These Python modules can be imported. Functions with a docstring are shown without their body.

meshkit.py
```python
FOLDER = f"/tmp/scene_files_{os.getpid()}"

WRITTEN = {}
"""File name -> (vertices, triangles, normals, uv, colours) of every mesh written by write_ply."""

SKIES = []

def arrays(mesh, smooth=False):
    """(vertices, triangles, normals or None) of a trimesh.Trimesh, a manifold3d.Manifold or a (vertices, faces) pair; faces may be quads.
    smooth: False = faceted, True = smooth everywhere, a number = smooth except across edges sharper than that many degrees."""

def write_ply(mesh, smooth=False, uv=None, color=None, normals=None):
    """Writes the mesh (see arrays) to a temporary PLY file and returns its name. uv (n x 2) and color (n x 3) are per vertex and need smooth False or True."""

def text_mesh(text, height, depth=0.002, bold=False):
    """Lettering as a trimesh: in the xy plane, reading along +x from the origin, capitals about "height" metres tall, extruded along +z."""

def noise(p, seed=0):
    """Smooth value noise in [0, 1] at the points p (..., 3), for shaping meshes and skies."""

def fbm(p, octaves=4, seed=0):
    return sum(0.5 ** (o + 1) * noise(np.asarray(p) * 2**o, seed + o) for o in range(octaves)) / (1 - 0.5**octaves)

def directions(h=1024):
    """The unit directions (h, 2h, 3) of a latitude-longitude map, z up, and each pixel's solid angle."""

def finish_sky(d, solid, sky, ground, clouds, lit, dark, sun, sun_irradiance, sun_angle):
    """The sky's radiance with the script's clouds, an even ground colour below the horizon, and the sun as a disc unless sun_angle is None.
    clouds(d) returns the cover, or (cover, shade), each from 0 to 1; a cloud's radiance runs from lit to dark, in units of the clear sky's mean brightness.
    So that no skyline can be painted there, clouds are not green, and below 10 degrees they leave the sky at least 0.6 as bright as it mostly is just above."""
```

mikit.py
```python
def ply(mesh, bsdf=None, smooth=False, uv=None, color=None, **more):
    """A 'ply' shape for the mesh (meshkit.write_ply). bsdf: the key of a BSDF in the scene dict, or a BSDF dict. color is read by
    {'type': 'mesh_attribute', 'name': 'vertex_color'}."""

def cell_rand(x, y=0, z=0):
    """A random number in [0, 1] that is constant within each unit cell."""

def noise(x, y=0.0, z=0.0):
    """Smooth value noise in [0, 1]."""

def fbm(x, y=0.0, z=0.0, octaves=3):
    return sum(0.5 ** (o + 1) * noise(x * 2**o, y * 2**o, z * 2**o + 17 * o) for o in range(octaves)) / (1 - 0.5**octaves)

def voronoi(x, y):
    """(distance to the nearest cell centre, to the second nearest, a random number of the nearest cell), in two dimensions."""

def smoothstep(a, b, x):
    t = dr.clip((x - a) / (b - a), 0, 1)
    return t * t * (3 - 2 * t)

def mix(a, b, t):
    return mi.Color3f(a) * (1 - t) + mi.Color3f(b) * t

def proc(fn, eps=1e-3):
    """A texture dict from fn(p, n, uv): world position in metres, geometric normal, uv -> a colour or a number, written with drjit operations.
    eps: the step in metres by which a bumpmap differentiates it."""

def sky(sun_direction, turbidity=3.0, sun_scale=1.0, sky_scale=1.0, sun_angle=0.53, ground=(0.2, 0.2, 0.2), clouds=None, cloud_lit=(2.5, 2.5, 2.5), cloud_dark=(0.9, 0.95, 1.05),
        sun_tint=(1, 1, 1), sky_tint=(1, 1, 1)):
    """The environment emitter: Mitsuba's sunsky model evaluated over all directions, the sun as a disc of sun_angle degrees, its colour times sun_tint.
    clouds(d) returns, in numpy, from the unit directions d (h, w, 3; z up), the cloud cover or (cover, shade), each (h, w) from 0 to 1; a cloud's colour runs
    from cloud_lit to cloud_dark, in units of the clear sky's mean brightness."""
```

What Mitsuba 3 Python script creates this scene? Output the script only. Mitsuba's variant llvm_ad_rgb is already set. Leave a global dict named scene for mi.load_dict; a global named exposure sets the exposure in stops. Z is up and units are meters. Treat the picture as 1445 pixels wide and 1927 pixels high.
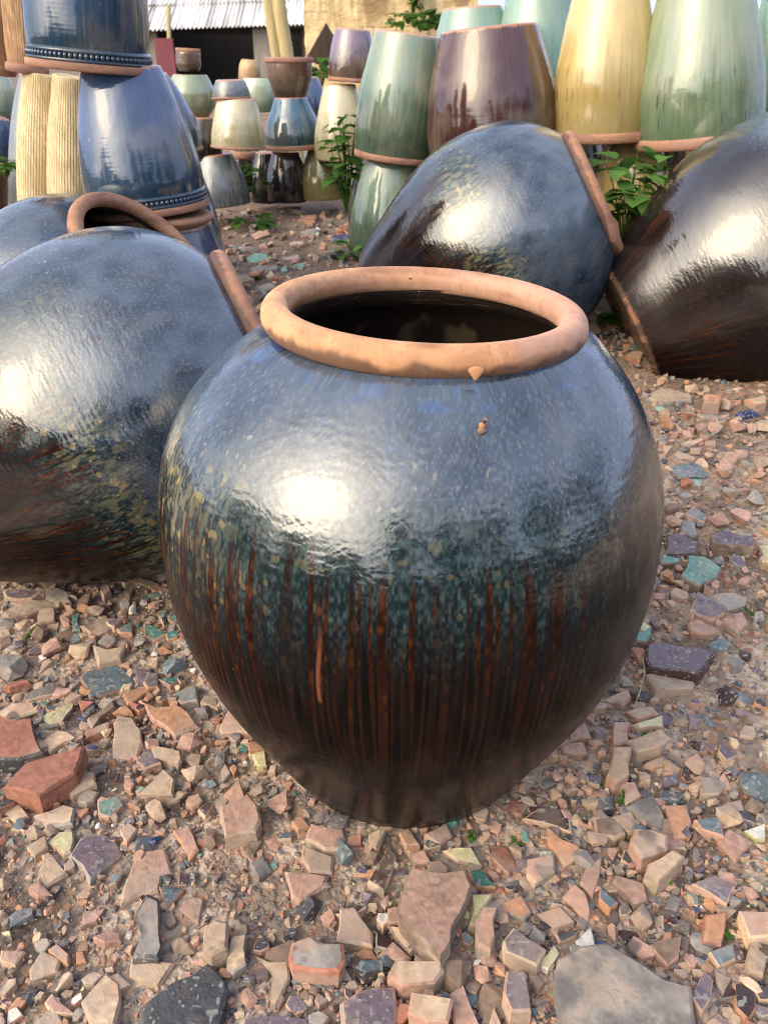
import math, random
import numpy as np, trimesh
import drjit as dr, mitsuba as mi, mikit, meshkit
from mikit import noise, fbm, smoothstep, mix, proc
from scipy.interpolate import CubicSpline, PchipInterpolator
from scipy.spatial import ConvexHull

# ------------------------------------------------------------------ camera, sky, exposure
F_PX, CX, CY = 1560.0, 722.5, 963.5            # focal length and centre of the photograph, in its pixels
PITCH, EYE = math.radians(28.5), 0.951         # the camera looks 28.5 degrees down from 0.95 m
COS, SIN = math.cos(PITCH), math.sin(PITCH)
SUN = np.array([-0.69, -0.58, 0.47]); SUN /= np.linalg.norm(SUN)   # low, hazy, from behind the camera's left
T4 = mi.ScalarTransform4f

def clouds(d):
    a = np.degrees(np.arccos(np.clip(d @ SUN, -1, 1))); el = np.degrees(np.arcsin(np.clip(d[..., 2], -1, 1)))
    n = meshkit.fbm(np.stack([d[..., 0] * 3, d[..., 1] * 3, d[..., 2] * 6], -1), 5, seed=4)
    cover = np.clip(.60 + .35 * np.exp(-(el / 38.0) ** 2) + .8 * np.exp(-(a / 35.0) ** 2) + .9 * (n - .5), 0, 1)     # thin haze, thicker low down and round the sun
    return cover, np.clip(1 - np.exp(-(a / 30.0) ** 2) * (.75 + .5 * n), 0, 1)

scene = {
    'camera': {'type': 'thinlens', 'fov': 2 * math.degrees(math.atan(CY / F_PX)), 'fov_axis': 'y', 'aperture_radius': 0.0013, 'focus_distance': 1.0,
               'to_world': T4().look_at(origin=[0, 0, EYE], target=[0, COS, EYE - SIN], up=[0, 0, 1]), 'near_clip': 0.02, 'far_clip': 500.0},
    'sky': mikit.sky(SUN.tolist(), turbidity=5.0, sun_scale=0.19, sky_scale=1.0, sun_angle=30.0, sun_tint=(1.0, 0.88, 0.70), clouds=clouds,
                     cloud_lit=(26.0, 23.0, 18.5), cloud_dark=(2.6, 3.05, 4.2), ground=(0.22, 0.18, 0.14)),
}
exposure = 1.92
labels = {}
rng = np.random.default_rng(11)
PI = math.pi

# ------------------------------------------------------------------ pixels and the place
G_Y = [-40, 0.4, 1.05, 1.5, 2.2, 2.62, 3.4, 4.4, 6, 10, 400]
G_Z = [0, 0, 0, .045, .135, .18, .28, .34, .38, .40, .40]
_g = PchipInterpolator(G_Y, G_Z)
def ground_z(y): return _g(np.clip(y, -40, 400))

def ray(px, py):
    a, b = (px - CX) / F_PX, (CY - py) / F_PX
    return np.array([a, COS + b * SIN, -SIN + b * COS])     # unit depth along the optical axis
def at_y(px, py, Y):
    d = ray(px, py); return np.array([0, 0, EYE]) + d * (Y / d[1])
def at_depth(px, py, z): return np.array([0, 0, EYE]) + ray(px, py) * z
def depth_of(p): return p[1] * COS - (p[2] - EYE) * SIN
def on_ground(px, py, h=0.0):
    d = ray(px, py); lo, hi = 0.2, 60.0
    for _ in range(50):
        m = (lo + hi) / 2
        if EYE + d[2] * m > ground_z(d[1] * m) + h: lo = m
        else: hi = m
    return np.array([0, 0, EYE]) + d * lo
def cam_dir(r, u, t): return np.array([r, 0, 0]) + u * np.array([0, SIN, COS]) - t * np.array([0, COS, -SIN])

# ------------------------------------------------------------------ entries and labels
def free(name):
    if name not in used: used.add(name); return name
    k = 1
    while f'{name}_{k:03d}' in used: k += 1
    used.add(f'{name}_{k:03d}'); return f'{name}_{k:03d}'
used = set()
def thing(name, label, cat, group=None):
    key = free(name); labels[key] = {'label': label, 'category': cat}
    if group: labels[key]['group'] = group
    return key
def put(key, mesh, bsdf, smooth=True, uv=None):
    scene[key] = mikit.ply(mesh, bsdf, smooth=smooth, uv=uv)
def part(parent, name, mesh, bsdf, smooth=True, uv=None):
    key = free(f'{parent}__{name}'); put(key, mesh, bsdf, smooth, uv); return key
def structure(name, mesh, bsdf, smooth=True, uv=None, kind='structure', label=None):
    key = free(name); put(key, mesh, bsdf, smooth, uv); labels[key] = {'kind': kind}
    if label: labels[key]['label'] = label
    return key

# ------------------------------------------------------------------ materials
def sel(k, table):
    out = mi.Color3f(table[0])
    for i, c in enumerate(table[1:], 1): out = dr.select(dr.abs(k - i) < 0.5, mi.Color3f(c), out)
    return out
def self_(k, table):
    out = mi.Float(table[0])
    for i, c in enumerate(table[1:], 1): out = dr.select(dr.abs(k - i) < 0.5, mi.Float(c), out)
    return out

JAR_OFF = [0.0, .27, .06, .22, .52]
def jar_coords(uv):
    k = dr.floor(uv.x); th = (uv.x - k) * (2 * PI)
    return k, th, dr.cos(th), dr.sin(th), uv.y
def jar_color(p, n, uv):
    k, th, c, s, v = jar_coords(uv)
    X, Y, Z = c * .33 + k * 3.1, s * .33 + k * 1.7, v * .68
    big = fbm(X * 7, Y * 7, Z * 7)
    fine = fbm(X * 330, Y * 330, Z * 230, 2)
    fleck = noise(X * 260, Y * 260, Z * 150)
    blot = fbm(X * 150, Y * 150, Z * 110)
    vv = v + (big - .5) * .20
    off = self_(k, JAR_OFF); w = v + off; ww = vv + off
    # shoulder: slate blue with cream and blue flecks
    slate = mix((.010, .018, .034), (.050, .070, .100), smoothstep(.35, .65, .6 * big + .4 * fbm(X * 30, Y * 30, Z * 24)))
    slate = mix(slate, (.13, .165, .19), .40 * smoothstep(.45, .90, fine))
    slate = mix(slate, (.05, .13, .32), .25 * smoothstep(.70, .84, noise(X * 260 + 9, Y * 260, Z * 200)))
    slate = mix(slate, (.34, .31, .22), .6 * smoothstep(.70, .80, blot) * smoothstep(1.02, .84, w + (big - .5) * .3))
    slate = mix(slate, (.45, .16, .06), .9 * smoothstep(.965, .98, noise(X * 170, Y * 170, Z * 170 + 5)))
    slate = mix(slate, (.10, .028, .018), dr.select(k > 2.5, .8, 0.0) * smoothstep(.52, .66, noise(th * 14, v * 5, k)) * smoothstep(.55, .40, v))
    slate = mix(slate, (.035, .085, .24), dr.select(k < .5, .4, 0.0) * smoothstep(.972, .988, v + .016 * (fine - .5)) * smoothstep(.56, .70, fbm(th * 7 + 1, v * 90, 5, 3) + .25 * (fine - .5)))
    slate = mix(slate, (.15, .145, .135), .22 * smoothstep(.50, .80, fbm(X * 22 + 8, Y * 22, Z * 14) + .3 * (fine - .5)))       # dust
    # belly: dark teal under a net of grey-green specks
    speck = fbm(X * 330, Y * 330, Z * 130 + 3, 2)
    side = dr.select(k > 3.5, 0.0, 1.0) * dr.select(dr.abs(k) < .5, smoothstep(2.75, 1.9, th), smoothstep(.50, .62, noise(X * 3.4, Y * 3.4, Z * 2.5 + 2)))
    teal = mix((.005, .013, .018), (.045, .075, .078), smoothstep(.30, .95, speck))
    teal = mix(teal, (.17, .165, .09), .7 * side * smoothstep(.45, .62, fbm(X * 170 + 4, Y * 170, Z * 50, 2)))
    teal = mix(teal, (.016, .0075, .006), dr.select(k > 3.5, .85, 0.0))
    teal = mix(teal, (.32, .24, .09), dr.select(k > 3.5, 0.0, .75) * smoothstep(.68, .73, fbm(X * 100 + 4, Y * 100, Z * 70, 2)) * (.2 + .8 * side))
    # rust runs between darker runs, each ending at a height of its own
    a = th * (186 / (2 * PI)) + (noise(th * 60, v * 3.0, k) - .5) * .9 + (noise(th * 9, v * 6, k) - .5) * .5
    cell = dr.floor(a); rc = mikit.cell_rand(cell, k, 4)
    run = (.5 + .5 * dr.cos(2 * PI * (a - .5))) * (.35 + .85 * rc) + .30 * (fbm(th * 70, v * 16, k, 2) - .5)
    end = .775 + .10 * (rc - .5) + .05 * (noise(a * 1.0 + 31, 3.3 + k) - .5) + .16 * (noise(th * 2.2, 8.5, k) - .5)
    rust = mix((.014, .0042, .0028), (.085, .023, .005), smoothstep(.40, .90, fbm(X * 210, Y * 210, Z * 70, 2)) * (.35 + .9 * noise(a * .9, v * 7, k)))
    rust = mix(rust, mix((.014, .005, .004), (.075, .019, .006), smoothstep(.42, .80, fbm(th * 15 + 1.5 * noise(th * 5, v * 5, 1), v * 9, k))), dr.select(k > 3.5, 1.0, 0.0))
    runs = smoothstep(.18, .62, run) * dr.select(k < .5, smoothstep(4.05, 3.5, th + (rc - .5) * .5), 1.0) * (.35 + .65 * smoothstep(.2, .5, noise(a * .8 + 7, v * 6, k))) * smoothstep(end + .03, end - .04, w + .03 * (fbm(th * 70, v * 30, k, 2) - .5))
    body = mix(mix(teal, (.006, .008, .010), .8 * smoothstep(end, end - .14, w)), rust, runs)
    low = mix((.0025, .002, .002), (.008, .0042, .0035), smoothstep(.35, .7, fbm(X * 90, Y * 90, Z * 14)))
    low = mix(low, (.030, .010, .005), .6 * runs * smoothstep(.25, .5, w))
    low = mix(low, (.036, .028, .025), .50 * (1 - off * 1.9) * smoothstep(.26, .0, v + (blot - .5) * .22))
    col = mix(low, body, smoothstep(.46, .70, ww + (run - .5) * .14))
    col = mix(col, slate, smoothstep(.79, .93, ww - dr.select(k > 3.5, .30, 0.0) + (fine - .5) * .16))
    col = mix(col, (.36, .33, .27), .55 * smoothstep(.986, .994, noise(X * 330, Y * 330, Z * 140)))
    # scratch in the glaze of the standing jar, and a few scuffs
    on = dr.select(dr.abs(k) < .5, 1.0, 0.0)
    dth = th - SCR_T - .006 * dr.sin(v * 30)
    col = mix(col, (.19, .065, .032), on * .75 * smoothstep(.010, .003, dr.abs(dth)) * smoothstep(.535, .545, v) * smoothstep(.70, .62, v))
    col = mix(col, mix((.085, .055, .042), (.26, .14, .085), smoothstep(.45, .65, fbm(X * 40, Y * 40, Z * 40))), smoothstep(.016, .004, v + (fine - .5) * .02))
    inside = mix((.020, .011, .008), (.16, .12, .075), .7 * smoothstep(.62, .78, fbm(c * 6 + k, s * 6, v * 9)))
    return dr.select(v > 1.5, inside, col)
def jar_rough(p, n, uv):
    k, th, c, s, v = jar_coords(uv)
    r = .075 + .10 * fbm(c * 9 + k, s * 9, v * 12) + .20 * smoothstep(.25, .03, v)
    return dr.select(v > 1.5, .45, r)
def jar_bump(p, n, uv):
    k, th, c, s, v = jar_coords(uv)
    X, Y, Z = c * .33 + k * 3.1, s * .33 + k * 1.7, v * .68
    return .0013 * fbm(X * 16, Y * 16, Z * 22) + .00022 * noise(X * 20, Y * 20, Z * 190) + .00018 * noise(X * 150, Y * 150, Z * 260) + .00008 * noise(X * 420, Y * 420, Z * 420)
SCR_T = 0.0   # set when the standing jar is placed

#        0 blue            1 celadon        2 brown           3 yellow         4 pale green     5 teal           6 cream          7 deep teal      8 black-brown    9 olive          10 plum         11 tan           12 pale celadon  13 navy         14 grey blue     15 rust brown
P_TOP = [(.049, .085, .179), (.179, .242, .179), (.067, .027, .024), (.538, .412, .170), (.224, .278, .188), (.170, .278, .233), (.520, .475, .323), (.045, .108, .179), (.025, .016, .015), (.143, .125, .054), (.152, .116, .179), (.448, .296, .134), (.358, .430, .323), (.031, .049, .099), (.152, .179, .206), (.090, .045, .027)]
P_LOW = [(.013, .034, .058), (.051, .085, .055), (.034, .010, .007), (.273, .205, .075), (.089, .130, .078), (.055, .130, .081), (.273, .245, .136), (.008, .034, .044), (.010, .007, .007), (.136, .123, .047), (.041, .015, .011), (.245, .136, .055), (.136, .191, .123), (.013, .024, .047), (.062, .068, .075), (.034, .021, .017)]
def pot_color(p, n, uv):
    k = dr.floor(uv.x); th = (uv.x - k) * (2 * PI); v = uv.y; c, s = dr.cos(th), dr.sin(th)
    w = noise(p.x * 1.3, p.y * 1.3, 4.0) * 40
    streak = fbm(c * 26 + w, s * 26, v * 2.2, 3)
    spot = noise(c * 60 + w, s * 60, v * 34)
    cloud = fbm(c * 3 + w, s * 3, v * 3)
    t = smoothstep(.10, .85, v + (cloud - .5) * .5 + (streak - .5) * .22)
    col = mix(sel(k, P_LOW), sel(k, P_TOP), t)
    col *= .86 + .28 * streak
    light = dr.select((dr.abs(k - 7) < .5) | (dr.abs(k - 14) < .5) | (dr.abs(k - 6) < .5), mi.Float(.35), mi.Float(.06))
    col = mix(col, col * .25, .75 * smoothstep(.80, .90, noise(c * 38 + w, s * 38, v * 7 + 3)) * smoothstep(.75, .15, v))
    col = mix(col, mi.Color3f(.55, .56, .46), light * smoothstep(.62, .85, fbm(c * 44 + w, s * 44, v * 3 + 8, 2)))
    col = mix(col, (.40, .17, .08), .8 * smoothstep(.965, .975, noise(c * 12 + w, s * 12, v * 9)))
    col = mix(col, (.42, .20, .11), .85 * smoothstep(.985, .998, v + (streak - .5) * .03))      # bare clay at the foot
    col = mix(col, (.36, .30, .23), .16 * smoothstep(.48, .70, fbm(p.x * 7, p.y * 7, p.z * 9) + .15 * (streak - .5)))      # dust
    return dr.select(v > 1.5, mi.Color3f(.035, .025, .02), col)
def pot_rough(p, n, uv):
    k = dr.floor(uv.x)
    return self_(k, [.07, .07, .05, .07, .06, .08, .12, .05, .05, .08, .07, .5, .1, .1, .2, .2]) + .08 * fbm(p.x * 12, p.y * 12, p.z * 12)
def pot_bump(p, n, uv):
    k = dr.floor(uv.x); th = (uv.x - k) * (2 * PI); c, s = dr.cos(th), dr.sin(th)
    return .0020 * fbm(c * 2.6 + k, s * 2.6, uv.y * 4) + .00010 * noise(c * 5, s * 5, uv.y * 70) + .0002 * noise(c * 18 + k, s * 18, uv.y * 9)

def clay_color(p, n, uv):
    big, fine = fbm(p.x * 9, p.y * 9, p.z * 9), fbm(p.x * 70, p.y * 70, p.z * 70)
    col = mix((.45, .225, .115), (.59, .335, .18), smoothstep(.3, .7, fine * .5 + big * .5))
    col = mix(col, (.42, .255, .225), .5 * smoothstep(.52, .60, fbm(p.x * 5 + 3, p.y * 5, p.z * 4, 2)))
    col = mix(col, (.40, .19, .105), .5 * smoothstep(.60, .8, noise(p.x * 300, p.y * 300, p.z * 40)))
    col = mix(col, (.22, .11, .065), .65 * smoothstep(.54, .72, fbm(p.x * 11 + 6, p.y * 11, p.z * 40)))      # kiln stains
    col = mix(col, (.06, .02, .02), .9 * smoothstep(.955, .965, noise(p.x * 80, p.y * 80, p.z * 80)))
    col = dr.select(uv.x > 1.0, mix(col * .66, (.27, .14, .12), .35), col)      # planter lips and the fallen jars' rims are browner
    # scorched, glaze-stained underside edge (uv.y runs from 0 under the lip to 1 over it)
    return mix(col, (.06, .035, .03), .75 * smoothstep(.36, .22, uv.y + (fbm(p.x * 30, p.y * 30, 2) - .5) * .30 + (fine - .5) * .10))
def clay_bump(p, n, uv): return .0004 * fbm(p.x * 60, p.y * 60, p.z * 200) + .0001 * noise(p.x * 500, p.y * 500, p.z * 500)

def wicker_color(p, n, uv):
    k = dr.floor(uv.x); w = fbm(p.x * 190, p.y * 190, p.z * 26, 2); g = fbm(p.x * 8, p.y * 8, p.z * 5)
    a = mix((.46, .35, .19), (.70, .57, .35), smoothstep(.3, .75, w * .5 + g * .5))
    b = mix((.22, .12, .065), (.48, .30, .16), smoothstep(.3, .75, w * .5 + g * .5))
    col = dr.select(k > .5, b, a)
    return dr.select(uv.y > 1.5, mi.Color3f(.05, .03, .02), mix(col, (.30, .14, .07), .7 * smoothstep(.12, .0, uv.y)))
def wicker_bump(p, n, uv):
    th = (uv.x - dr.floor(uv.x)) * (2 * PI)
    return .0009 * dr.sin(th * 52) + .0003 * fbm(dr.cos(th) * 9, dr.sin(th) * 9, uv.y * 9)

#       0 pink clay      1 orange clay    2 tan            3 brown          4 plum glaze      5 charcoal glaze   6 teal glaze     7 yellow glaze   8 white        9 dark brown glaze  10 brick red    11 blue grey glaze 12 cream clay    13 grey stone    14 navy glaze    15 mint glaze
S_COL = [(.47, .285, .22), (.46, .24, .14), (.44, .325, .235), (.21, .145, .11), (.150, .115, .140), (.060, .062, .068), (.06, .19, .16), (.56, .51, .28), (.70, .69, .63), (.055, .026, .026), (.38, .155, .105), (.125, .165, .185), (.58, .42, .285), (.29, .265, .24), (.035, .05, .14), (.15, .33, .265)]
S_GLZ = [0, 0, 0, 0, .75, .9, 1, .9, .3, 1, 0, .85, 0, 0, 1, 1]
def shard_color(p, n, uv):
    k, r = dr.floor(uv.x), uv.y
    q = r * 37.0
    big, fine = fbm(p.x * 26 + q, p.y * 26, p.z * 26), fbm(p.x * 150 + q, p.y * 150, p.z * 150, 2)
    col = sel(k, S_COL) * (.74 + .30 * r + .40 * (big - .5) + .60 * (fine - .5))
    gl = self_(k, S_GLZ)
    col = mix(col, (.40, .235, .16), .55 * (1 - gl) * smoothstep(.56, .70, fbm(p.x * 40 + q, p.y * 40 + 7, p.z * 40, 2)) * dr.select(r > .5, 1.0, .3))
    col = mix(col, (.09, .075, .085), .85 * (1 - gl) * smoothstep(.66, .74, fbm(p.x * 30 + q, p.y * 30 + 2, p.z * 30, 2)) * dr.select(r > .62, 1.0, 0.0))
    col = mix(col, (.36, .36, .33), .6 * gl * smoothstep(.68, .80, noise(p.x * 210 + q, p.y * 210, p.z * 210)))
    col = mix(col, (.10, .095, .10), dr.select(dr.abs(k - 13) < .5, .75, 0.0) * smoothstep(.46, .68, fbm(p.x * 21 + q, p.y * 21, p.z * 21)))
    # earth that clings to it
    dust = smoothstep(.50, .68, fbm(p.x * 17 + 3, p.y * 17 + q, p.z * 17) + .12 * (fine - .5))
    return mix(col, (.38, .30, .235), (.06 + .62 * dust) * (1 - .6 * gl))
def shard_rough(p, n, uv):
    return 0.92 - .62 * self_(dr.floor(uv.x), S_GLZ) + .2 * (fbm(p.x * 60, p.y * 60, p.z * 60) - .5)
def shard_bump(p, n, uv): return .0018 * fbm(p.x * 120, p.y * 120, p.z * 120) + .0006 * noise(p.x * 480, p.y * 480, p.z * 480)

def soil_color(p, n, uv):
    big, mid, fine = fbm(p.x * 2.2, p.y * 2.2), fbm(p.x * 24, p.y * 24), fbm(p.x * 170, p.y * 170)
    col = mix(mix((.185, .135, .10), (.34, .26, .195), smoothstep(.3, .72, mid * .45 + fine * .55)), mix((.33, .26, .20), (.54, .44, .35), smoothstep(.3, .72, mid * .45 + fine * .55)), smoothstep(.42, .60, big))
    col = mix(col, (.10, .078, .064), .7 * smoothstep(1.9, 2.7, p.y + (mid - .5)))      # earth gets darker towards the stacks
    col = mix(col, (.12, .09, .07), .6 * smoothstep(.58, .72, noise(p.x * 14, p.y * 14, 9)))
    col = mix(col, (.37, .20, .125), .6 * smoothstep(.66, .76, noise(p.x * 130, p.y * 130, 3)))
    col = mix(col, (.13, .11, .11), .6 * smoothstep(.72, .80, noise(p.x * 100, p.y * 100, 8)))
    return mix(col, (.055, .042, .028), smoothstep(.1, -.7, p.y + (mid - .5) * .4))      # shade behind the camera put into the soil colour, dimming its mirror image
def soil_bump(p, n, uv): return .006 * fbm(p.x * 55, p.y * 55) + .0035 * noise(p.x * 190, p.y * 190) + .0015 * noise(p.x * 420, p.y * 420)

def leaf_color(p, n, uv):
    k, r = dr.floor(uv.x), uv.y
    col = sel(k, [(.070, .155, .034), (.105, .21, .050), (.028, .055, .016), (.050, .11, .025)])
    return col * (.6 + .6 * r + .4 * (fbm(p.x * 60, p.y * 60, p.z * 60) - .5))
def roof_color(p, n, uv):
    g = fbm(p.x * 1.2, p.y * .5, p.z * .5); st = fbm(p.x * 16, p.y * .7, p.z * .7)
    col = mix((.38, .36, .34), (.74, .72, .69), smoothstep(.35, .65, g * .45 + st * .55))
    return mix(col, (.16, .13, .12), .7 * smoothstep(.62, .75, fbm(p.x * 5 + 4, p.y * 1.2, p.z)))
def wood_color(p, n, uv):
    k = dr.floor(uv.x); g = fbm(p.x * 60, p.y * 60, p.z * 4)
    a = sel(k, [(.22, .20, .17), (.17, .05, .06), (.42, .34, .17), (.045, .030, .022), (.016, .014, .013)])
    return a * (.65 + .7 * g)
def mud_color(p, n, uv):
    f, b = fbm(p.x * 14, p.y * 14, p.z * 14), fbm(p.x * 2.4, p.y * 2, p.z * 2.4)
    col = mix((.54, .40, .21), (.72, .57, .33), smoothstep(.3, .7, f * .6 + b * .4)) * (.95 + .08 * uv.y)
    col = mix(col, (.34, .24, .12), .55 * smoothstep(.48, .66, fbm(p.x * 34, p.y * 34, p.z * 3.5)))
    return mix(col, (.22, .14, .07), .8 * smoothstep(.64, .74, noise(p.x * 7 + 3, p.y * 7, p.z * 1.2)))
def mud_bump(p, n, uv): return .02 * fbm(p.x * 16, p.y * 16, p.z * 16) + .004 * noise(p.x * 90, p.y * 90, p.z * 90)

def glazed(color, rough, bump, spec=.62, coat=0.0):
    return {'type': 'bumpmap', 'scale': 1.0, 'texture': proc(bump, 6e-4), 'bsdf': {'type': 'principled', 'base_color': proc(color), 'roughness': proc(rough) if callable(rough) else rough, **({'eta': spec} if spec > 1 else {'specular': spec}), 'clearcoat': coat, 'clearcoat_gloss': .96}}
def two(b): return {'type': 'twosided', 'bsdf': b}
JAR_DOWN = [0.0] * 5          # the side each fallen jar lies on, filled in when it is placed
def jar_gloss_cut(p, n, uv):      # cuts gloss on the lower wall and undersides, so less ground mirrors there
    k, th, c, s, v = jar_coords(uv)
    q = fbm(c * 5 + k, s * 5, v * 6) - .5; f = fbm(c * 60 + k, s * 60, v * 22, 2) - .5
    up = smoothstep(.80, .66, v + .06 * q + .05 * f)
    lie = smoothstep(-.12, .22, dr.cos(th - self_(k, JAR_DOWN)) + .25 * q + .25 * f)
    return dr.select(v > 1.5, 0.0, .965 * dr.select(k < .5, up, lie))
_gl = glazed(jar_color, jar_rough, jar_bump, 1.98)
_gl['bsdf'] = {'type': 'blendbsdf', 'weight': proc(jar_gloss_cut), 'a_glossy': _gl['bsdf'], 'b_dull': {'type': 'principled', 'base_color': proc(jar_color), 'roughness': .24, 'specular': .05}}
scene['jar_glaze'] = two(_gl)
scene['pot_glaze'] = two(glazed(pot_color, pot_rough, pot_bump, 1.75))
scene['bare_clay'] = two(glazed(clay_color, .68, clay_bump, .4))
scene['wicker'] = two(glazed(wicker_color, .55, wicker_bump, .4))
scene['shard_clay'] = two(glazed(shard_color, shard_rough, shard_bump, .45))
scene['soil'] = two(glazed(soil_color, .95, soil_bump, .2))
scene['leaf_green'] = {'type': 'principledthin', 'base_color': proc(leaf_color), 'roughness': .5, 'diff_trans': .7, 'spec_trans': 0.0}
scene['roof_sheet'] = two({'type': 'principled', 'base_color': proc(roof_color), 'roughness': .8, 'specular': .3})
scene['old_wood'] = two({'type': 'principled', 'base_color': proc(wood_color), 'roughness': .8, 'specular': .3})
scene['mud'] = two(glazed(mud_color, .95, mud_bump, .2))

# ------------------------------------------------------------------ mesh builders
def frame(axis):
    a = np.asarray(axis, float); a = a / np.linalg.norm(a)
    x = np.cross([0, 1, 0.0], a)          # local x ~ right, local y ~ away from the camera
    if np.linalg.norm(x) < 1e-3: x = np.array([1.0, 0, 0])
    x /= np.linalg.norm(x); y = np.cross(a, x)
    return np.stack([x, y, a], 1)
def lathe(prof, vs, n=96, code=0.0, wob=0.0, seed=0, shear=None):
    """prof: (r, z) rows; vs: the uv height of each row. The seam lies away from the camera."""
    prof = np.asarray(prof, float); m = len(prof)
    th = PI / 2 + np.linspace(0, 2 * PI, n + 1)
    c, s = np.cos(th), np.sin(th)
    R = prof[:, :1] * np.ones((1, n + 1))
    if wob:
        P = np.stack([np.broadcast_to(c * 1.5, R.shape), np.broadcast_to(s * 1.5, R.shape), prof[:, 1:] * 5 * np.ones((1, n + 1))], -1)
        R = R * (1 + wob * (meshkit.fbm(P + seed * 7.3, 2, seed) - .5) * 2)
    Z = prof[:, 1:] * np.ones((1, n + 1))
    V = np.stack([R * c, R * s, Z], -1)
    if shear is not None: V[..., 0] += shear(prof[:, 1])[:, None]
    uv = np.stack([np.broadcast_to(np.linspace(0, .999, n + 1) + code, R.shape), np.asarray(vs, float)[:, None] * np.ones((1, n + 1))], -1)
    i, j = np.meshgrid(np.arange(m - 1), np.arange(n), indexing='ij')
    a = i * (n + 1) + j
    f = np.stack([a, a + 1, a + n + 2, a + n + 1], -1).reshape(-1, 4)
    return V.reshape(-1, 3), f, uv.reshape(-1, 2)
def rows(pts, steps):
    """a smooth run of (r, z) through the given points"""
    pts = np.asarray(pts, float); t = np.concatenate([[0], np.cumsum(np.hypot(*np.diff(pts, axis=0).T))])
    q = np.linspace(0, t[-1], steps)
    return np.stack([PchipInterpolator(t, pts[:, 0])(q), PchipInterpolator(t, pts[:, 1])(q)], 1)
def place(v, A, o): return v @ A.T + np.asarray(o)
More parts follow.
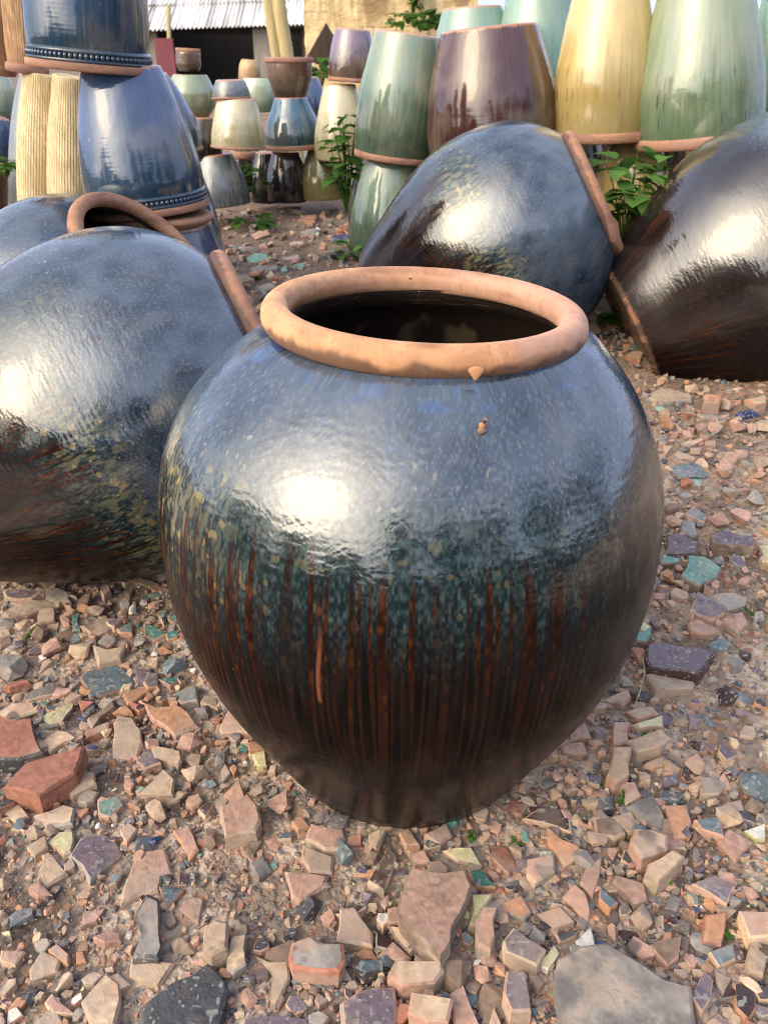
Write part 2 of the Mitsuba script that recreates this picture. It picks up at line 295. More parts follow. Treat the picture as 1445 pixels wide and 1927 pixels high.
def tube(pts, rad, n=8):
    p, r = np.asarray(pts, float), np.broadcast_to(np.asarray(rad, float), (len(pts),))
    t = np.gradient(p, axis=0); t /= np.linalg.norm(t, axis=1, keepdims=True) + 1e-12
    a = np.cross(t, np.where(np.abs(t[:, 2:]) < .9, [0, 0, 1.0], [1.0, 0, 0])); a /= np.linalg.norm(a, axis=1, keepdims=True) + 1e-12
    b = np.cross(t, a); g = np.arange(n) * 2 * PI / n
    v = p[:, None] + r[:, None, None] * (np.cos(g)[None, :, None] * a[:, None] + np.sin(g)[None, :, None] * b[:, None])
    i, j = np.meshgrid(np.arange(len(p) - 1), np.arange(n), indexing='ij')
    q = np.stack([i * n + j, i * n + (j + 1) % n, (i + 1) * n + (j + 1) % n, (i + 1) * n + j], -1).reshape(-1, 4)
    f = np.vstack([q[:, [0, 1, 2]], q[:, [0, 2, 3]]])
    k = len(p) * n
    v = np.vstack([v.reshape(-1, 3), p[:1], p[-1:]]); jj = np.arange(n)
    f = np.vstack([f, np.stack([(jj + 1) % n, jj, jj * 0 + k], 1), np.stack([jj + k - n, (jj + 1) % n + k - n, jj * 0 + k + 1], 1)])
    return v, f
def box(lo, hi):
    lo, hi = np.asarray(lo, float), np.asarray(hi, float)
    m = trimesh.creation.box(hi - lo); m.apply_translation((lo + hi) / 2); return np.array(m.vertices), np.array(m.faces)
def merge(parts):
    V, Fs, U, at = [], [], [], 0
    for p in parts:
        f = np.asarray(p[1])
        if f.shape[1] == 4: f = np.vstack([f[:, [0, 1, 2]], f[:, [0, 2, 3]]])
        V.append(p[0]); Fs.append(f + at); at += len(p[0])
        if len(p) > 2: U.append(p[2])
    return np.vstack(V), np.vstack(Fs), (np.vstack(U) if U else None)
def flat_uv(v, a, b=.5): return np.tile([a, b], (len(v), 1))

# ------------------------------------------------------------------ the ground
def graded(lo, fine_lo, fine_hi, hi, step, ratio=1.22):
    out = list(np.arange(fine_lo, fine_hi, step)); s = step
    while out[-1] < hi: s *= ratio; out.append(out[-1] + s)
    s = step; low = [fine_lo]
    while low[-1] > lo: s *= ratio; low.append(low[-1] - s)
    return np.array(low[:0:-1] + out)
gx, gy = graded(-300, -1.1, 1.3, 300, .011), graded(-300, .35, 2.6, 400, .011)
def relief(x, y):
    P = np.stack([x, y, x * 0], -1)
    near = np.exp(-np.maximum(0, np.hypot(x, y) - 3) / 3)
    return near * (.022 * (meshkit.fbm(P * 5, 3, 3) - .5) + .010 * (meshkit.fbm(P * 32, 2, 5) - .5) + .005 * (meshkit.noise(P * 75, 6) - .5))
XX, YY = np.meshgrid(gx, gy)
GV = np.stack([XX, YY, ground_z(YY) + relief(XX, YY) - .004], -1).reshape(-1, 3)
i, j = np.meshgrid(np.arange(len(gy) - 1), np.arange(len(gx) - 1), indexing='ij'); a = i * len(gx) + j
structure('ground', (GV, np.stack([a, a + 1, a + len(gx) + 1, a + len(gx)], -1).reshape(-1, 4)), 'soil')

# ------------------------------------------------------------------ the big glazed jars
KN = np.array([0, .06, .15, .3, .45, .6, .75, .88, 1.0])
JR = CubicSpline(KN, [.176, .203, .234, .285, .321, .332, .322, .287, .212])
JH = .667
def big_jar(label, base, axis, scale=1.0, code=0, rim_shift=0.0, rim_tilt=0.0, turn=0.0, rim_label=None, n=160):
    key = thing('glazed_jar', label, 'jar')
    t = np.linspace(0, 1, 70)
    dn = frame(axis).T @ np.array([0, 0, -1.0]); JAR_DOWN[code] = (math.atan2(dn[1], dn[0]) - turn - PI / 2) % (2 * PI)
    out = np.stack([JR(t), t * JH], 1)
    inner = np.stack([np.where(t[::-1] > .9, np.minimum(JR(t[::-1]) - .016, .166 + (1 - t[::-1]) * 1.5), JR(t[::-1]) - .016), np.maximum(t[::-1] * JH, .02)], 1)
    foot = np.array([[.001, .004], [.150, .004], [.168, -.006], [.176, 0.0]])
    prof = np.vstack([foot, out[1:], [[.204, JH + .005], [.193, JH + .012], [.180, JH + .015], [.166, JH + .016]], inner[1:], [[.001, .02]]])
    vs = np.concatenate([[0.0] * 3, [0.0], t[1:], [1.0, 1.01, 1.01, 2.0], 2 + t[::-1][1:], [2.0]])
    sh = lambda z: rim_shift * np.clip((z / JH - .82) / .18, 0, 1) ** 2
    v, f, uv = lathe(prof, vs, n, code, .010, code + 1, sh)
    A = frame(axis)
    if turn: A = A @ np.array([[math.cos(turn), -math.sin(turn), 0], [math.sin(turn), math.cos(turn), 0], [0, 0, 1]])
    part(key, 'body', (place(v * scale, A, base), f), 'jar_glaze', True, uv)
    lip = rows([(.186, .009), (.1935, .014), (.1968, .024), (.1948, .034), (.1895, .041), (.181, .0445), (.172, .0432), (.1655, .038), (.163, .029), (.165, .019), (.172, .011), (.186, .009)], 40)
    lv = np.clip((np.arange(40) / 24.0), 0, 1)
    v, f, uv = lathe(lip, lv, n, min(code, 1), .006, code + 9)
    c, s = math.cos(rim_tilt), math.sin(rim_tilt)
    v = v @ np.array([[c, 0, -s], [0, 1, 0], [s, 0, c]]) + [rim_shift, 0, JH]
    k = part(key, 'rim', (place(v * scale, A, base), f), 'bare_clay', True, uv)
    if rim_label: labels[k] = {'label': rim_label}
    return key, A

MAIN = np.array([(776 - CX) / F_PX, 1.0, -.012])
SCR_T = 2.828
main_key, _ = big_jar('large round dark glazed jar standing upright in the middle with a thick bare clay rim', MAIN, [0, 0, 1], 1.0, 0, .0135, math.radians(2.3), 0, 'thick rolled rim of bare orange clay', 240)

def jar_hit(px, py):
    d = ray(px, py); o = np.array([0, 0, EYE])
    for t in np.linspace(.5, 1.4, 4000):
        q = o + d * t
        if math.hypot(q[0] - MAIN[0], q[1] - MAIN[1]) < JR(np.clip((q[2] - MAIN[2]) / JH, 0, 1)): return q
_q = jar_hit(895, 712); _m = trimesh.creation.icosphere(3, 1.0); _v = np.array(_m.vertices); _v[:, 0] *= 1 + .7 * np.clip(_v[:, 2], -.6, 1)
part(main_key, 'clay_drip', (_v * [.0066, .0024, .0075] + _q + [0, .0005, .005], np.array(_m.faces)), 'bare_clay', True, flat_uv(_v, .5, .7))

def jar_from(label, mid_px, depth, d_cam, scale, code, turn=0.0, **kw):
    """mid_px: where the widest ring's centre is seen"""
    ax = cam_dir(*d_cam); ax /= np.linalg.norm(ax)
    c = at_depth(*mid_px, depth)
    return big_jar(label, c - ax * (.60 * JH * scale), ax, scale, code, turn=turn, **kw)
jar_from('dark glazed jar lying on its side at the left edge, nearest of the fallen jars', (238, 768), 1.60, (.90, .44, -.05), .975, 1, 2.2, rim_label='pinkish bare clay rim seen edge-on')
jar_from('grey blue jar lying behind the nearest fallen jar, its round open mouth showing', (158, 630), 2.14, (.67, .48, .50), 1.0, 2, 1.0, rim_label='brown clay rim round the dark mouth')
jar_from('blue mottled jar lying tilted behind the upright jar with its rim to the right', (944, 460), 2.52, (.915, .40, .34), 1.0, 3, 4.0, rim_label='thin pink clay rim seen edge-on')
jar_from('dark red brown jar lying at the right edge with its flat base towards the left', (1457, 476), 2.42, (.90, .43, .24), 1.13, 4, .6)

# ------------------------------------------------------------------ the pots stacked behind
def pot(label, Y, bot, top, prof, code, lip='clay', upright=False, cat='pot', mat='pot_glaze', group=None, name='plant_pot', band=False, n=72, lip_h=.05, foot=True, wob=.010):
    """bot, top: the ends of the axis in the photograph, both Y metres away; prof: (height fraction, half width in photo pixels) from the bottom."""
    key = thing(name, label, cat, group)
    B, Tp = at_y(*bot, Y), at_y(*top, Y)
    ax = Tp - B; H = np.linalg.norm(ax); A = frame(ax / H)
    tt = np.array([q[0] for q in prof]); rr = np.array([q[1] / F_PX * depth_of(B + ax * q[0]) for q in prof])
    t = np.linspace(0, 1, 44); S = PchipInterpolator(tt, rr); R = S(t)
    w = max(.012, .05 * R.max()); sd = len(used)
    if upright:
        inn = np.stack([S(t[::-1]) - w, np.maximum(t[::-1] * H, .02)], 1)
        P = np.vstack([[[.001, 0.0]], np.stack([R, t * H], 1), inn, [[.001, .02]]])
        vs = np.concatenate([[0.0], t, 2 + t[::-1], [2.0]])
    else:                                  # upside down: closed at the top, hollow below
        hol = np.stack([R - w, np.minimum(t * H, H - .03)], 1)
        edge = np.array([[R[-1] - .003, H + .003], [R[-1] - .012, H + .005], [.001, H + .004]])
        P = np.vstack([[[.001, H - .03]], hol[::-1], np.stack([R, t * H], 1), edge])
        vs = np.concatenate([[2.0], 2 + t[::-1], t, [1.0, 1.02, 1.02]])
    v, f, uv = lathe(P, vs, n, code, wob, sd)
    part(key, 'body', (place(v, A, B), f), mat, True, uv)
    if lip:
        e = H if upright else 0.0; r = R[-1] if upright else R[0]; h = lip_h * H; g = 1 if upright else -1
        q = rows([(r - w, e - g * h * .1), (r - w, e + g * h * .35), (r - w * .4, e + g * h * .5), (r + h * .22, e + g * h * .45), (r + h * .42, e), (r + h * .34, e - g * h * .5), (r - .004, e - g * h * .7)], 16)
        if not upright: q = q[::-1]
        v, f, uv = lathe(q, np.linspace(.5, 1, 16), n, 1, .006, sd)
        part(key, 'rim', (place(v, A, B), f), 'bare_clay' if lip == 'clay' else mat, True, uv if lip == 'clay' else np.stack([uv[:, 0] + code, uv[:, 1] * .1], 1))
    if band:
        r = float(S(.07)); m = []
        base = trimesh.creation.icosphere(1, .0056)
        for k in range(76):
            a = k / 76 * 2 * PI
            vv = np.array(base.vertices) * [1, 1, 1.25] + [(r + .004) * math.cos(a), (r + .004) * math.sin(a), .075 * H]
            m.append((place(vv, A, B), np.array(base.faces), flat_uv(vv, code + .3, .3)))
        for z in (.045, .105):
            ring = rows([(float(S(z)) - .004, z * H - .009), (float(S(z)) + .007, z * H), (float(S(z)) - .004, z * H + .009)], 7)
            v, f, uv = lathe(ring, np.full(7, .15), n, code); m.append((place(v, A, B), f, uv))
        V, Fc, U = merge(m)
        part(key, 'beaded_band', (V, Fc), mat, True, U)
    return key

EGG = [(0, .94), (.12, .985), (.28, 1.0), (.5, .96), (.75, .87), (1, .74)]
def egg(w, top=None): return [(a, b * w + (0 if top is None else (top - .74 * w) * max(0, (a - .28) / .72) ** 1.3)) for a, b in EGG]

# left stack
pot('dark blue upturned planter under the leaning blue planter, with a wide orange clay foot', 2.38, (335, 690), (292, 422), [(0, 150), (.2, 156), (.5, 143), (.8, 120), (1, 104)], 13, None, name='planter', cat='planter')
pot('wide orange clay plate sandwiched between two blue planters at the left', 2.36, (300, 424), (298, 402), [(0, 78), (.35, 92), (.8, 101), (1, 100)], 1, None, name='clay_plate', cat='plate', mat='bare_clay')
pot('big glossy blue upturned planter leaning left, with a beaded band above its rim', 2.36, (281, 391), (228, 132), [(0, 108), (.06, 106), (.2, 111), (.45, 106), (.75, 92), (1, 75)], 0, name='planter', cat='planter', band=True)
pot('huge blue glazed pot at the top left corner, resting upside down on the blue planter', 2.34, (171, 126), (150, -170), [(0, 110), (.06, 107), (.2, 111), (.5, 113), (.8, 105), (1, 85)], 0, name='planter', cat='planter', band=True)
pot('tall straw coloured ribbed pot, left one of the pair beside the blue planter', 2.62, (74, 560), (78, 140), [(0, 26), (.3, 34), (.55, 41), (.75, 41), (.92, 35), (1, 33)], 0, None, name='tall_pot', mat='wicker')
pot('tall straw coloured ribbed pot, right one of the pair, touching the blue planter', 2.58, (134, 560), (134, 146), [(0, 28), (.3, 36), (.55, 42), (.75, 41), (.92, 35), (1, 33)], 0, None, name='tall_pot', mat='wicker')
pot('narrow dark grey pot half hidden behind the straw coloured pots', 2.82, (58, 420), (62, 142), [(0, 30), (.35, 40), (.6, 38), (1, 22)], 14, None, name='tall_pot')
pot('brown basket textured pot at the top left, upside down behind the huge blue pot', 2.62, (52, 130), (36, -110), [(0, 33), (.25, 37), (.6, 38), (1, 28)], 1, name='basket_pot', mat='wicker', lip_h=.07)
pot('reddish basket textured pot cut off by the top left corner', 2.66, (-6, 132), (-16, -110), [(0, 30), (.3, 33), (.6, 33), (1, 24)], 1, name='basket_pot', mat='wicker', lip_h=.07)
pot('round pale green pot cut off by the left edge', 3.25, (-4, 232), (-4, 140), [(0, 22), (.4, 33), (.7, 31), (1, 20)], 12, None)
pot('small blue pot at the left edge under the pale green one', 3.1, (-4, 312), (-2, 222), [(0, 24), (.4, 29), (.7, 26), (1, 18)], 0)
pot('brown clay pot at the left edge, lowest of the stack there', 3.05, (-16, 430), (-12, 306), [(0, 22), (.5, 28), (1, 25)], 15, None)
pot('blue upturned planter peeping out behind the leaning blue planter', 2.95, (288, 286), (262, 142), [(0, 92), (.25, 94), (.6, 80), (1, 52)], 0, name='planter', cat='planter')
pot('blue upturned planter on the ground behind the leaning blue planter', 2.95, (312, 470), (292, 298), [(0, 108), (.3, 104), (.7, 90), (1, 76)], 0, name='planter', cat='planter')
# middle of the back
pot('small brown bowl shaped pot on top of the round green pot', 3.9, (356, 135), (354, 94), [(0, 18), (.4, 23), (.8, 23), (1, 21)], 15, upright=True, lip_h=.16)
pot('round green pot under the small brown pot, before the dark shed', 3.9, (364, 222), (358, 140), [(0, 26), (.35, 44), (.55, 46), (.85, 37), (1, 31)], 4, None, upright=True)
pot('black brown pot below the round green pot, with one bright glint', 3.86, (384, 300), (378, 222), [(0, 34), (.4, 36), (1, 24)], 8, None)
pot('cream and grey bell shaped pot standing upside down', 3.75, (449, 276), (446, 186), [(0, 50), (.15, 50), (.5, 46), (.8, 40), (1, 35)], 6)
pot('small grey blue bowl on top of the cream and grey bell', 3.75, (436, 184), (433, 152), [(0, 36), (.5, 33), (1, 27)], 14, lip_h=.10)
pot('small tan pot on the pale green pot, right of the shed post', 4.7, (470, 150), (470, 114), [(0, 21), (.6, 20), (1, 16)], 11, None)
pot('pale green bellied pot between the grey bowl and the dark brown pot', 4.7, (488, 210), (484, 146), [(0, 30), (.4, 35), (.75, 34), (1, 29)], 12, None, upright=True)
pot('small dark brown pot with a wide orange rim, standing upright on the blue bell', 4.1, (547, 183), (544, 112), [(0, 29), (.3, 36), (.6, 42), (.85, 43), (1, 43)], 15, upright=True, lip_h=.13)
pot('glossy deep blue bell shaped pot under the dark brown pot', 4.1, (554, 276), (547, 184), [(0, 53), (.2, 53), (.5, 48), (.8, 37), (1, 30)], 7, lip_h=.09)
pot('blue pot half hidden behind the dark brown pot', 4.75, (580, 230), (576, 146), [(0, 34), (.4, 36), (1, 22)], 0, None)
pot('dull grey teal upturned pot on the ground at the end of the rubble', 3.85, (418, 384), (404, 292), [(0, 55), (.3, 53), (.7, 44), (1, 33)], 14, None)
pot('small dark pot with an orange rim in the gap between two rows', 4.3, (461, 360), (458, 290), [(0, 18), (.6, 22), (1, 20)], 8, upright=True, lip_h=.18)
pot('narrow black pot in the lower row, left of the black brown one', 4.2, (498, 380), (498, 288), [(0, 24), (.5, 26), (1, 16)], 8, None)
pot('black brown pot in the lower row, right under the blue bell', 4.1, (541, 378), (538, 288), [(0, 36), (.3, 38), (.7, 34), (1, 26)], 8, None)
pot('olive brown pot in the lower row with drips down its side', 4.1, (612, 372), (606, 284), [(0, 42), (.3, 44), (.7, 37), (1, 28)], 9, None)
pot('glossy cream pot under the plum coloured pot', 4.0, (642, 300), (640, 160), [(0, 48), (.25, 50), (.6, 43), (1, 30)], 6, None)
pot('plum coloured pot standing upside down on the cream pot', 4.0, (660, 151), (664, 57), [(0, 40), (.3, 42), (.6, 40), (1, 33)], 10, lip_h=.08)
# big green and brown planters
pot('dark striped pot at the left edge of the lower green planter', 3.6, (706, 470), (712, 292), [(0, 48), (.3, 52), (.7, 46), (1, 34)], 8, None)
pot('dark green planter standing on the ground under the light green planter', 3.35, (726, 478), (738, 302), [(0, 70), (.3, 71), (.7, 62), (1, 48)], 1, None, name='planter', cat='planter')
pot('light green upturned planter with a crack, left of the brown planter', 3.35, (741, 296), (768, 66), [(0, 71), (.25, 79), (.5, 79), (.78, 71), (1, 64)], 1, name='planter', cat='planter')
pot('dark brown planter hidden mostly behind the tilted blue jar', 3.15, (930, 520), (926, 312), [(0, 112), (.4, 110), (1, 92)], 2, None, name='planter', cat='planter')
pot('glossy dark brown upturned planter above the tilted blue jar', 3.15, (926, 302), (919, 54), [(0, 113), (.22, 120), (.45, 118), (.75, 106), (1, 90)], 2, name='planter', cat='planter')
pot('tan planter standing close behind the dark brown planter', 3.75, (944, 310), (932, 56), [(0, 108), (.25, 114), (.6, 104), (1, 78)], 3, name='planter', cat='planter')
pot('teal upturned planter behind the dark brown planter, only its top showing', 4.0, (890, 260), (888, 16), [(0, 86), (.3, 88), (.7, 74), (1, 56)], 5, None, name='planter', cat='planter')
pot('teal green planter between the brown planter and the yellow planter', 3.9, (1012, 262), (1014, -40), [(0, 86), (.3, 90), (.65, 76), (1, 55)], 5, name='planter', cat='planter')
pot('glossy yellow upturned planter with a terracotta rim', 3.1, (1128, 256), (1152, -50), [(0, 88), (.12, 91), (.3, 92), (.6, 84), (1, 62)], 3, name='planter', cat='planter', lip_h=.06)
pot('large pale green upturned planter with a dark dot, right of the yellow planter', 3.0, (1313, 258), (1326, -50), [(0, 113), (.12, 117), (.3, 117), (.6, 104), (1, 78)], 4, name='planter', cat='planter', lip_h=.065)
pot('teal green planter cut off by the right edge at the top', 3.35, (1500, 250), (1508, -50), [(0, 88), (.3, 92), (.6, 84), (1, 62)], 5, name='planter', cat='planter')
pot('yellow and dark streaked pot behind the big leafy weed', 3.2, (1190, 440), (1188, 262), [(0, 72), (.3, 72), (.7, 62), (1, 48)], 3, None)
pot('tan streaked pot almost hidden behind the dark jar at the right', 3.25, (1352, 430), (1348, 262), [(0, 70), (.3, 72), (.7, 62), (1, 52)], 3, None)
pot('added black brown pot filling the dark gap beside the yellow streaked pot', 3.6, (1270, 430), (1270, 258), [(0, 60), (.4, 56), (1, 40)], 8, None)  # added to stand for the dark void here
pot('added black brown pot filling the dark gap behind the rim of the tilted blue jar', 3.6, (1080, 440), (1084, 258), [(0, 62), (.4, 60), (1, 44)], 8, None)  # likewise added, a dark body for the shadowy void

for q, (x, y, w_) in enumerate(((1140, 4.3, 84), (1235, 4.5, 80), (1330, 4.3, 84), (1428, 4.4, 84), (1040, 4.4, 80))):  # added pots that fill bright gaps between the stacks with dark
    pot('added black brown pot filling the dark back row, ' + ('', 'second from the yellow streaked pot', 'third from the yellow streaked pot', 'last towards the right edge', 'behind the rim of the blue jar')[q] if q else 'added black brown pot filling the dark row straight behind the yellow streaked pot', y, (x, 400), (x, 190), [(0, w_ - 6), (.4, w_), (1, w_ * .8)], 8, None)

# ------------------------------------------------------------------ shed, mud wall, poles
def shed():
    key = thing('shed', 'open shed with a pale corrugated roof over a dark inside', 'shed')
    Y = 15.0
    e0, e1 = at_y(205, 60, Y), at_y(612, 46, Y)
    ux = (e1 - e0) / np.linalg.norm(e1 - e0); L = np.linalg.norm(e1 - e0)
    up = np.array([0, .90, .44]); nrm = np.cross(ux, up); nrm /= np.linalg.norm(nrm)
    sw, pitch = .92, .0657
    nS = int(math.ceil(L / sw))
    for r in range(3):
        for k in range(nS):
            xs = np.arange(0, sw + .03, pitch / 10); ys = np.linspace(0, .84, 3)
            g = np.stack(np.meshgrid(xs, ys), -1).reshape(-1, 2)
            h = .016 * np.cos(g[:, 0] * 2 * PI / pitch) + .012 * r + .004 * k % 2 + .02 * rng.random() * (1 - g[:, 1])
            v = e0 + (g[:, :1] + k * sw + (e1 - e0)[0] * 0) * ux + (g[:, 1:] + r * .8 + .012 * rng.random()) * up + h[:, None] * nrm
            m = len(xs); i, j = np.meshgrid(np.arange(2), np.arange(m - 1), indexing='ij'); a = i * m + j
            f = np.stack([a, a + 1, a + m + 1, a + m], -1).reshape(-1, 4)
            v2 = v - nrm * .006
            V = np.vstack([v, v2]); Fq = np.vstack([f, f[:, ::-1] + len(v)])
            ed = np.arange(m - 1)
            Fq = np.vstack([Fq, np.stack([ed, ed + len(v), ed + 1 + len(v), ed + 1], 1)])
            part(key, 'roof_sheet', (V, Fq), 'roof_sheet', 40)
    z0, z1 = float(ground_z(Y)), e0[2]
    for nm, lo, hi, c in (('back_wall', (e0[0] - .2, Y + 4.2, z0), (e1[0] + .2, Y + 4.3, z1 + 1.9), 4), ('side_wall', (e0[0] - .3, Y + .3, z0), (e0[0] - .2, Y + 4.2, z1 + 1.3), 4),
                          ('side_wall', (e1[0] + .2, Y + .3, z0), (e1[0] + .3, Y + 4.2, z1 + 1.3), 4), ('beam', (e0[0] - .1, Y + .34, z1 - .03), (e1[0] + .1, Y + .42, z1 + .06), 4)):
        v, f = box(lo, hi); part(key, nm, (v, f), 'old_wood', False, flat_uv(v, c + .3))  # near-black walls and beam put the unlit inside into the colour
    for px, w, c in ((288, .22, 0), (496, .28, 0), (576, .10, 3)):
        b = at_y(px, 100, Y + .35); v, f = box((b[0] - w / 2, Y + .24, z0), (b[0] + w / 2, Y + .33, z1 + .05)); part(key, 'post', (v, f), 'old_wood', False, flat_uv(v, c + .3))
    v, f = tube([at_y(320, 150, Y - .1), at_y(319, 80, Y - .1), at_y(317, 10, Y - .1)], .035, 8); part(key, 'thin_pole', (v, f), 'old_wood', True, flat_uv(v, 2.3))
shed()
k = thing('red_board', 'faded red board leaning in the shed opening', 'board'); b0, b1 = at_y(300, 145, 14.6), at_y(326, 72, 14.6)
v, f = box((b0[0], 14.55, b0[2]), (b1[0], 14.62, b1[2])); put(k, (v, f), 'old_wood', False, flat_uv(v, 1.3))

def mud_wall():
    key = thing('mud_wall', 'sunlit yellow mud brick wall with cracks and creepers', 'wall')
    Y = 9.0; a, b = at_y(576, 120, Y), at_y(900, -30, Y)
    bw, bh = .255, .118
    v, f = box((a[0] + .02, Y + .03, ground_z(Y)), (b[0], Y + .34, b[2])); part(key, 'core', (v, f), 'mud', False, flat_uv(v, .5, .2))
    row, z = 0, a[2] - .05
    while z < b[2]:
        x = a[0] - (row % 2) * bw * .5
        while x < b[0]:
            w = bw * (.8 + .5 * rng.random()); x1 = min(x + w, b[0])
            if x1 > a[0] + .02:
                m = trimesh.creation.box((x1 - max(x, a[0]) - .002, .10, bh - .0015)).subdivide()
                vv = np.array(m.vertices) + [(max(x, a[0]) + x1) / 2, Y + .02 - .008 * rng.random(), z + bh / 2]
                vv += (meshkit.noise(vv * 18, 3)[:, None] - .5) * .018 * np.array([1, .8, 1])
                part(key, 'brick', (vv, np.array(m.faces)), 'mud', False, flat_uv(vv, .5, rng.random()))
            x = x1
        z += bh; row += 1
mud_wall()
for lab, p in (('bamboo pole leaning left, the left of the two over the pots', [(491, -90), (505, 10), (521, 112), (545, 320)]), ('bamboo pole, the thicker right one of the two over the pots', [(516, -90), (525, 10), (541, 112), (562, 320)])):
    w = .030 if 'left of' in lab else .041
    k = thing('bamboo_pole', lab, 'pole'); P = np.array([at_y(x, y, 5.6) for x, y in p]); tt = np.linspace(0, 1, 40)
    C = np.stack([PchipInterpolator([0, .3, .6, 1], P[:, c])(tt) for c in range(3)], 1)
    v, f = tube(C, w * (1 + .06 * (np.abs((tt * 9) % 1 - .5) > .44)), 14); put(k, (v, f), 'old_wood', True, flat_uv(v, 2.3))
k = thing('wooden_board', 'dark square wooden board set on its corner before the mud wall', 'board')
c = [at_y(*q, 6.4) for q in ((612, 48), (634, 84), (612, 128), (576, 112))]
v = np.vstack([c, np.array(c) + [0, .09, .02]]); put(k, (v, np.array([[0, 1, 2, 3], [7, 6, 5, 4], [0, 4, 5, 1], [1, 5, 6, 2], [2, 6, 7, 3], [3, 7, 4, 0]])), 'old_wood', False, flat_uv(v, 3.3))

# ------------------------------------------------------------------ shards
def rough_poly(P, jit):
    out = []
    for a, b in zip(P, np.roll(P, -1, 0)):
        L = np.linalg.norm(b - a); m = max(1, int(L / .020))
        for q in range(m):
            t = q / m; d = (b - a) / max(L, 1e-9)
            o = 0 if q == 0 else rng.normal() * jit * min(L, .05)
            out.append(a + (b - a) * t + np.array([-d[1], d[0]]) * o)
    return np.array(out)
def shard_mesh(P, thick, top, side, r, curve=0.0, tilt=(0, 0), sink=.010, lift=0.0):
    """P: outline on the ground, metres. A broken piece of pot: worn upper edge, curved face, its own tilt."""
    P = np.asarray(P, float)
    ar = .5 * np.sum(P[:, 0] * np.roll(P[:, 1], -1) - np.roll(P[:, 0], -1) * P[:, 1])
    if ar < 0: P = P[::-1]
    P = rough_poly(P, .065); c = P.mean(0); n = len(P); size = np.sqrt(abs(ar))
    ca = rng.random() * PI; cd = np.array([math.cos(ca), math.sin(ca)])
    def z_at(q): d = (q - c); return -curve * (d @ cd) ** 2 / max(size, .01) + tilt[0] * d[:, 0] + tilt[1] * d[:, 1]
    e = min(.0032, .07 * size, thick * .3)
    def ring(s, z): q = c + (P - c) * s; return np.column_stack([q, z_at(q) + z])
    inset = 1 - e / max(size * .5, .006)
    top2 = ring(inset, thick); top2[:, 2] += rng.normal(0, e * .12, n)
    mid = ring(1.0, thick - e); mid[:, 2] += rng.normal(0, e * .2, n)
    low = ring(1 + rng.normal(0, .03), -sink); low[:, :2] += rng.normal(0, e * .4, (n, 2)); cen = np.array([[c[0], c[1], thick + z_at(c[None])[0]]])
    k = np.arange(n); kn = (k + 1) % n
    V, Fc, U, at = [], [], [], 0
    def add(v, f, u):
        nonlocal at
        V.append(v); Fc.append(f + at); U.append(np.tile([u + .5, r], (len(v), 1))); at += len(v)
    half = c + (P - c) * inset * .5; hz = np.column_stack([half, z_at(half) + thick + rng.normal(0, min(e, .0012) * .25, n)])
    add(np.vstack([cen, hz, top2]), np.vstack([np.stack([k * 0, k + 1, kn + 1], 1), np.stack([k + 1, k + n + 1, kn + n + 1], 1), np.stack([k + 1, kn + n + 1, kn + 1], 1)]), top)
    for A_, B_ in ((top2, mid), (mid, low)):          # every broken facet keeps its own plane
        q = np.stack([A_[k], B_[k], B_[kn], A_[kn]], 1).reshape(-1, 3); o = 4 * k
        add(q, np.vstack([np.stack([o, o + 1, o + 2], 1), np.stack([o, o + 2, o + 3], 1)]), side)
    V = np.vstack(V); V[:, 2] += ground_z(c[1]) + lift + (V[:, 1] - c[1]) * (ground_z(c[1] + .02) - ground_z(c[1] - .02)) / .04
    return V, np.vstack(Fc), np.vstack(U)
def lump_mesh(c, rad, k, r, flat=.72, pts=16):
    q = rng.normal(size=(pts, 3)); q /= np.linalg.norm(q, axis=1, keepdims=True)
    q *= np.array([1.0, .72 + .3 * rng.random(), flat]) * (.86 + .22 * rng.random((pts, 1)))
    a = rng.random() * PI; q = q @ np.array([[math.cos(a), -math.sin(a), 0], [math.sin(a), math.cos(a), 0], [0, 0, 1]]) * rad
    h = ConvexHull(q); fs = []
    for s, eq in zip(h.simplices, h.equations):
        n = np.cross(q[s[1]] - q[s[0]], q[s[2]] - q[s[0]]); fs.append(s if n @ eq[:3] > 0 else s[::-1])
    f = np.array(fs); v = (q + c)[f].reshape(-1, 3); return v, np.arange(len(v)).reshape(-1, 3), flat_uv(v, k + .5, r)

NAMES = ['pink clay', 'orange clay', 'tan clay', 'brown clay', 'plum grey glazed', 'charcoal glazed', 'teal glazed', 'pale yellow glazed', 'white', 'dark brown glazed', 'brick red', 'blue grey glazed', 'cream clay', 'grey stone', 'navy glazed', 'mint green glazed']
made = []      # (x, y, radius) of what already lies there
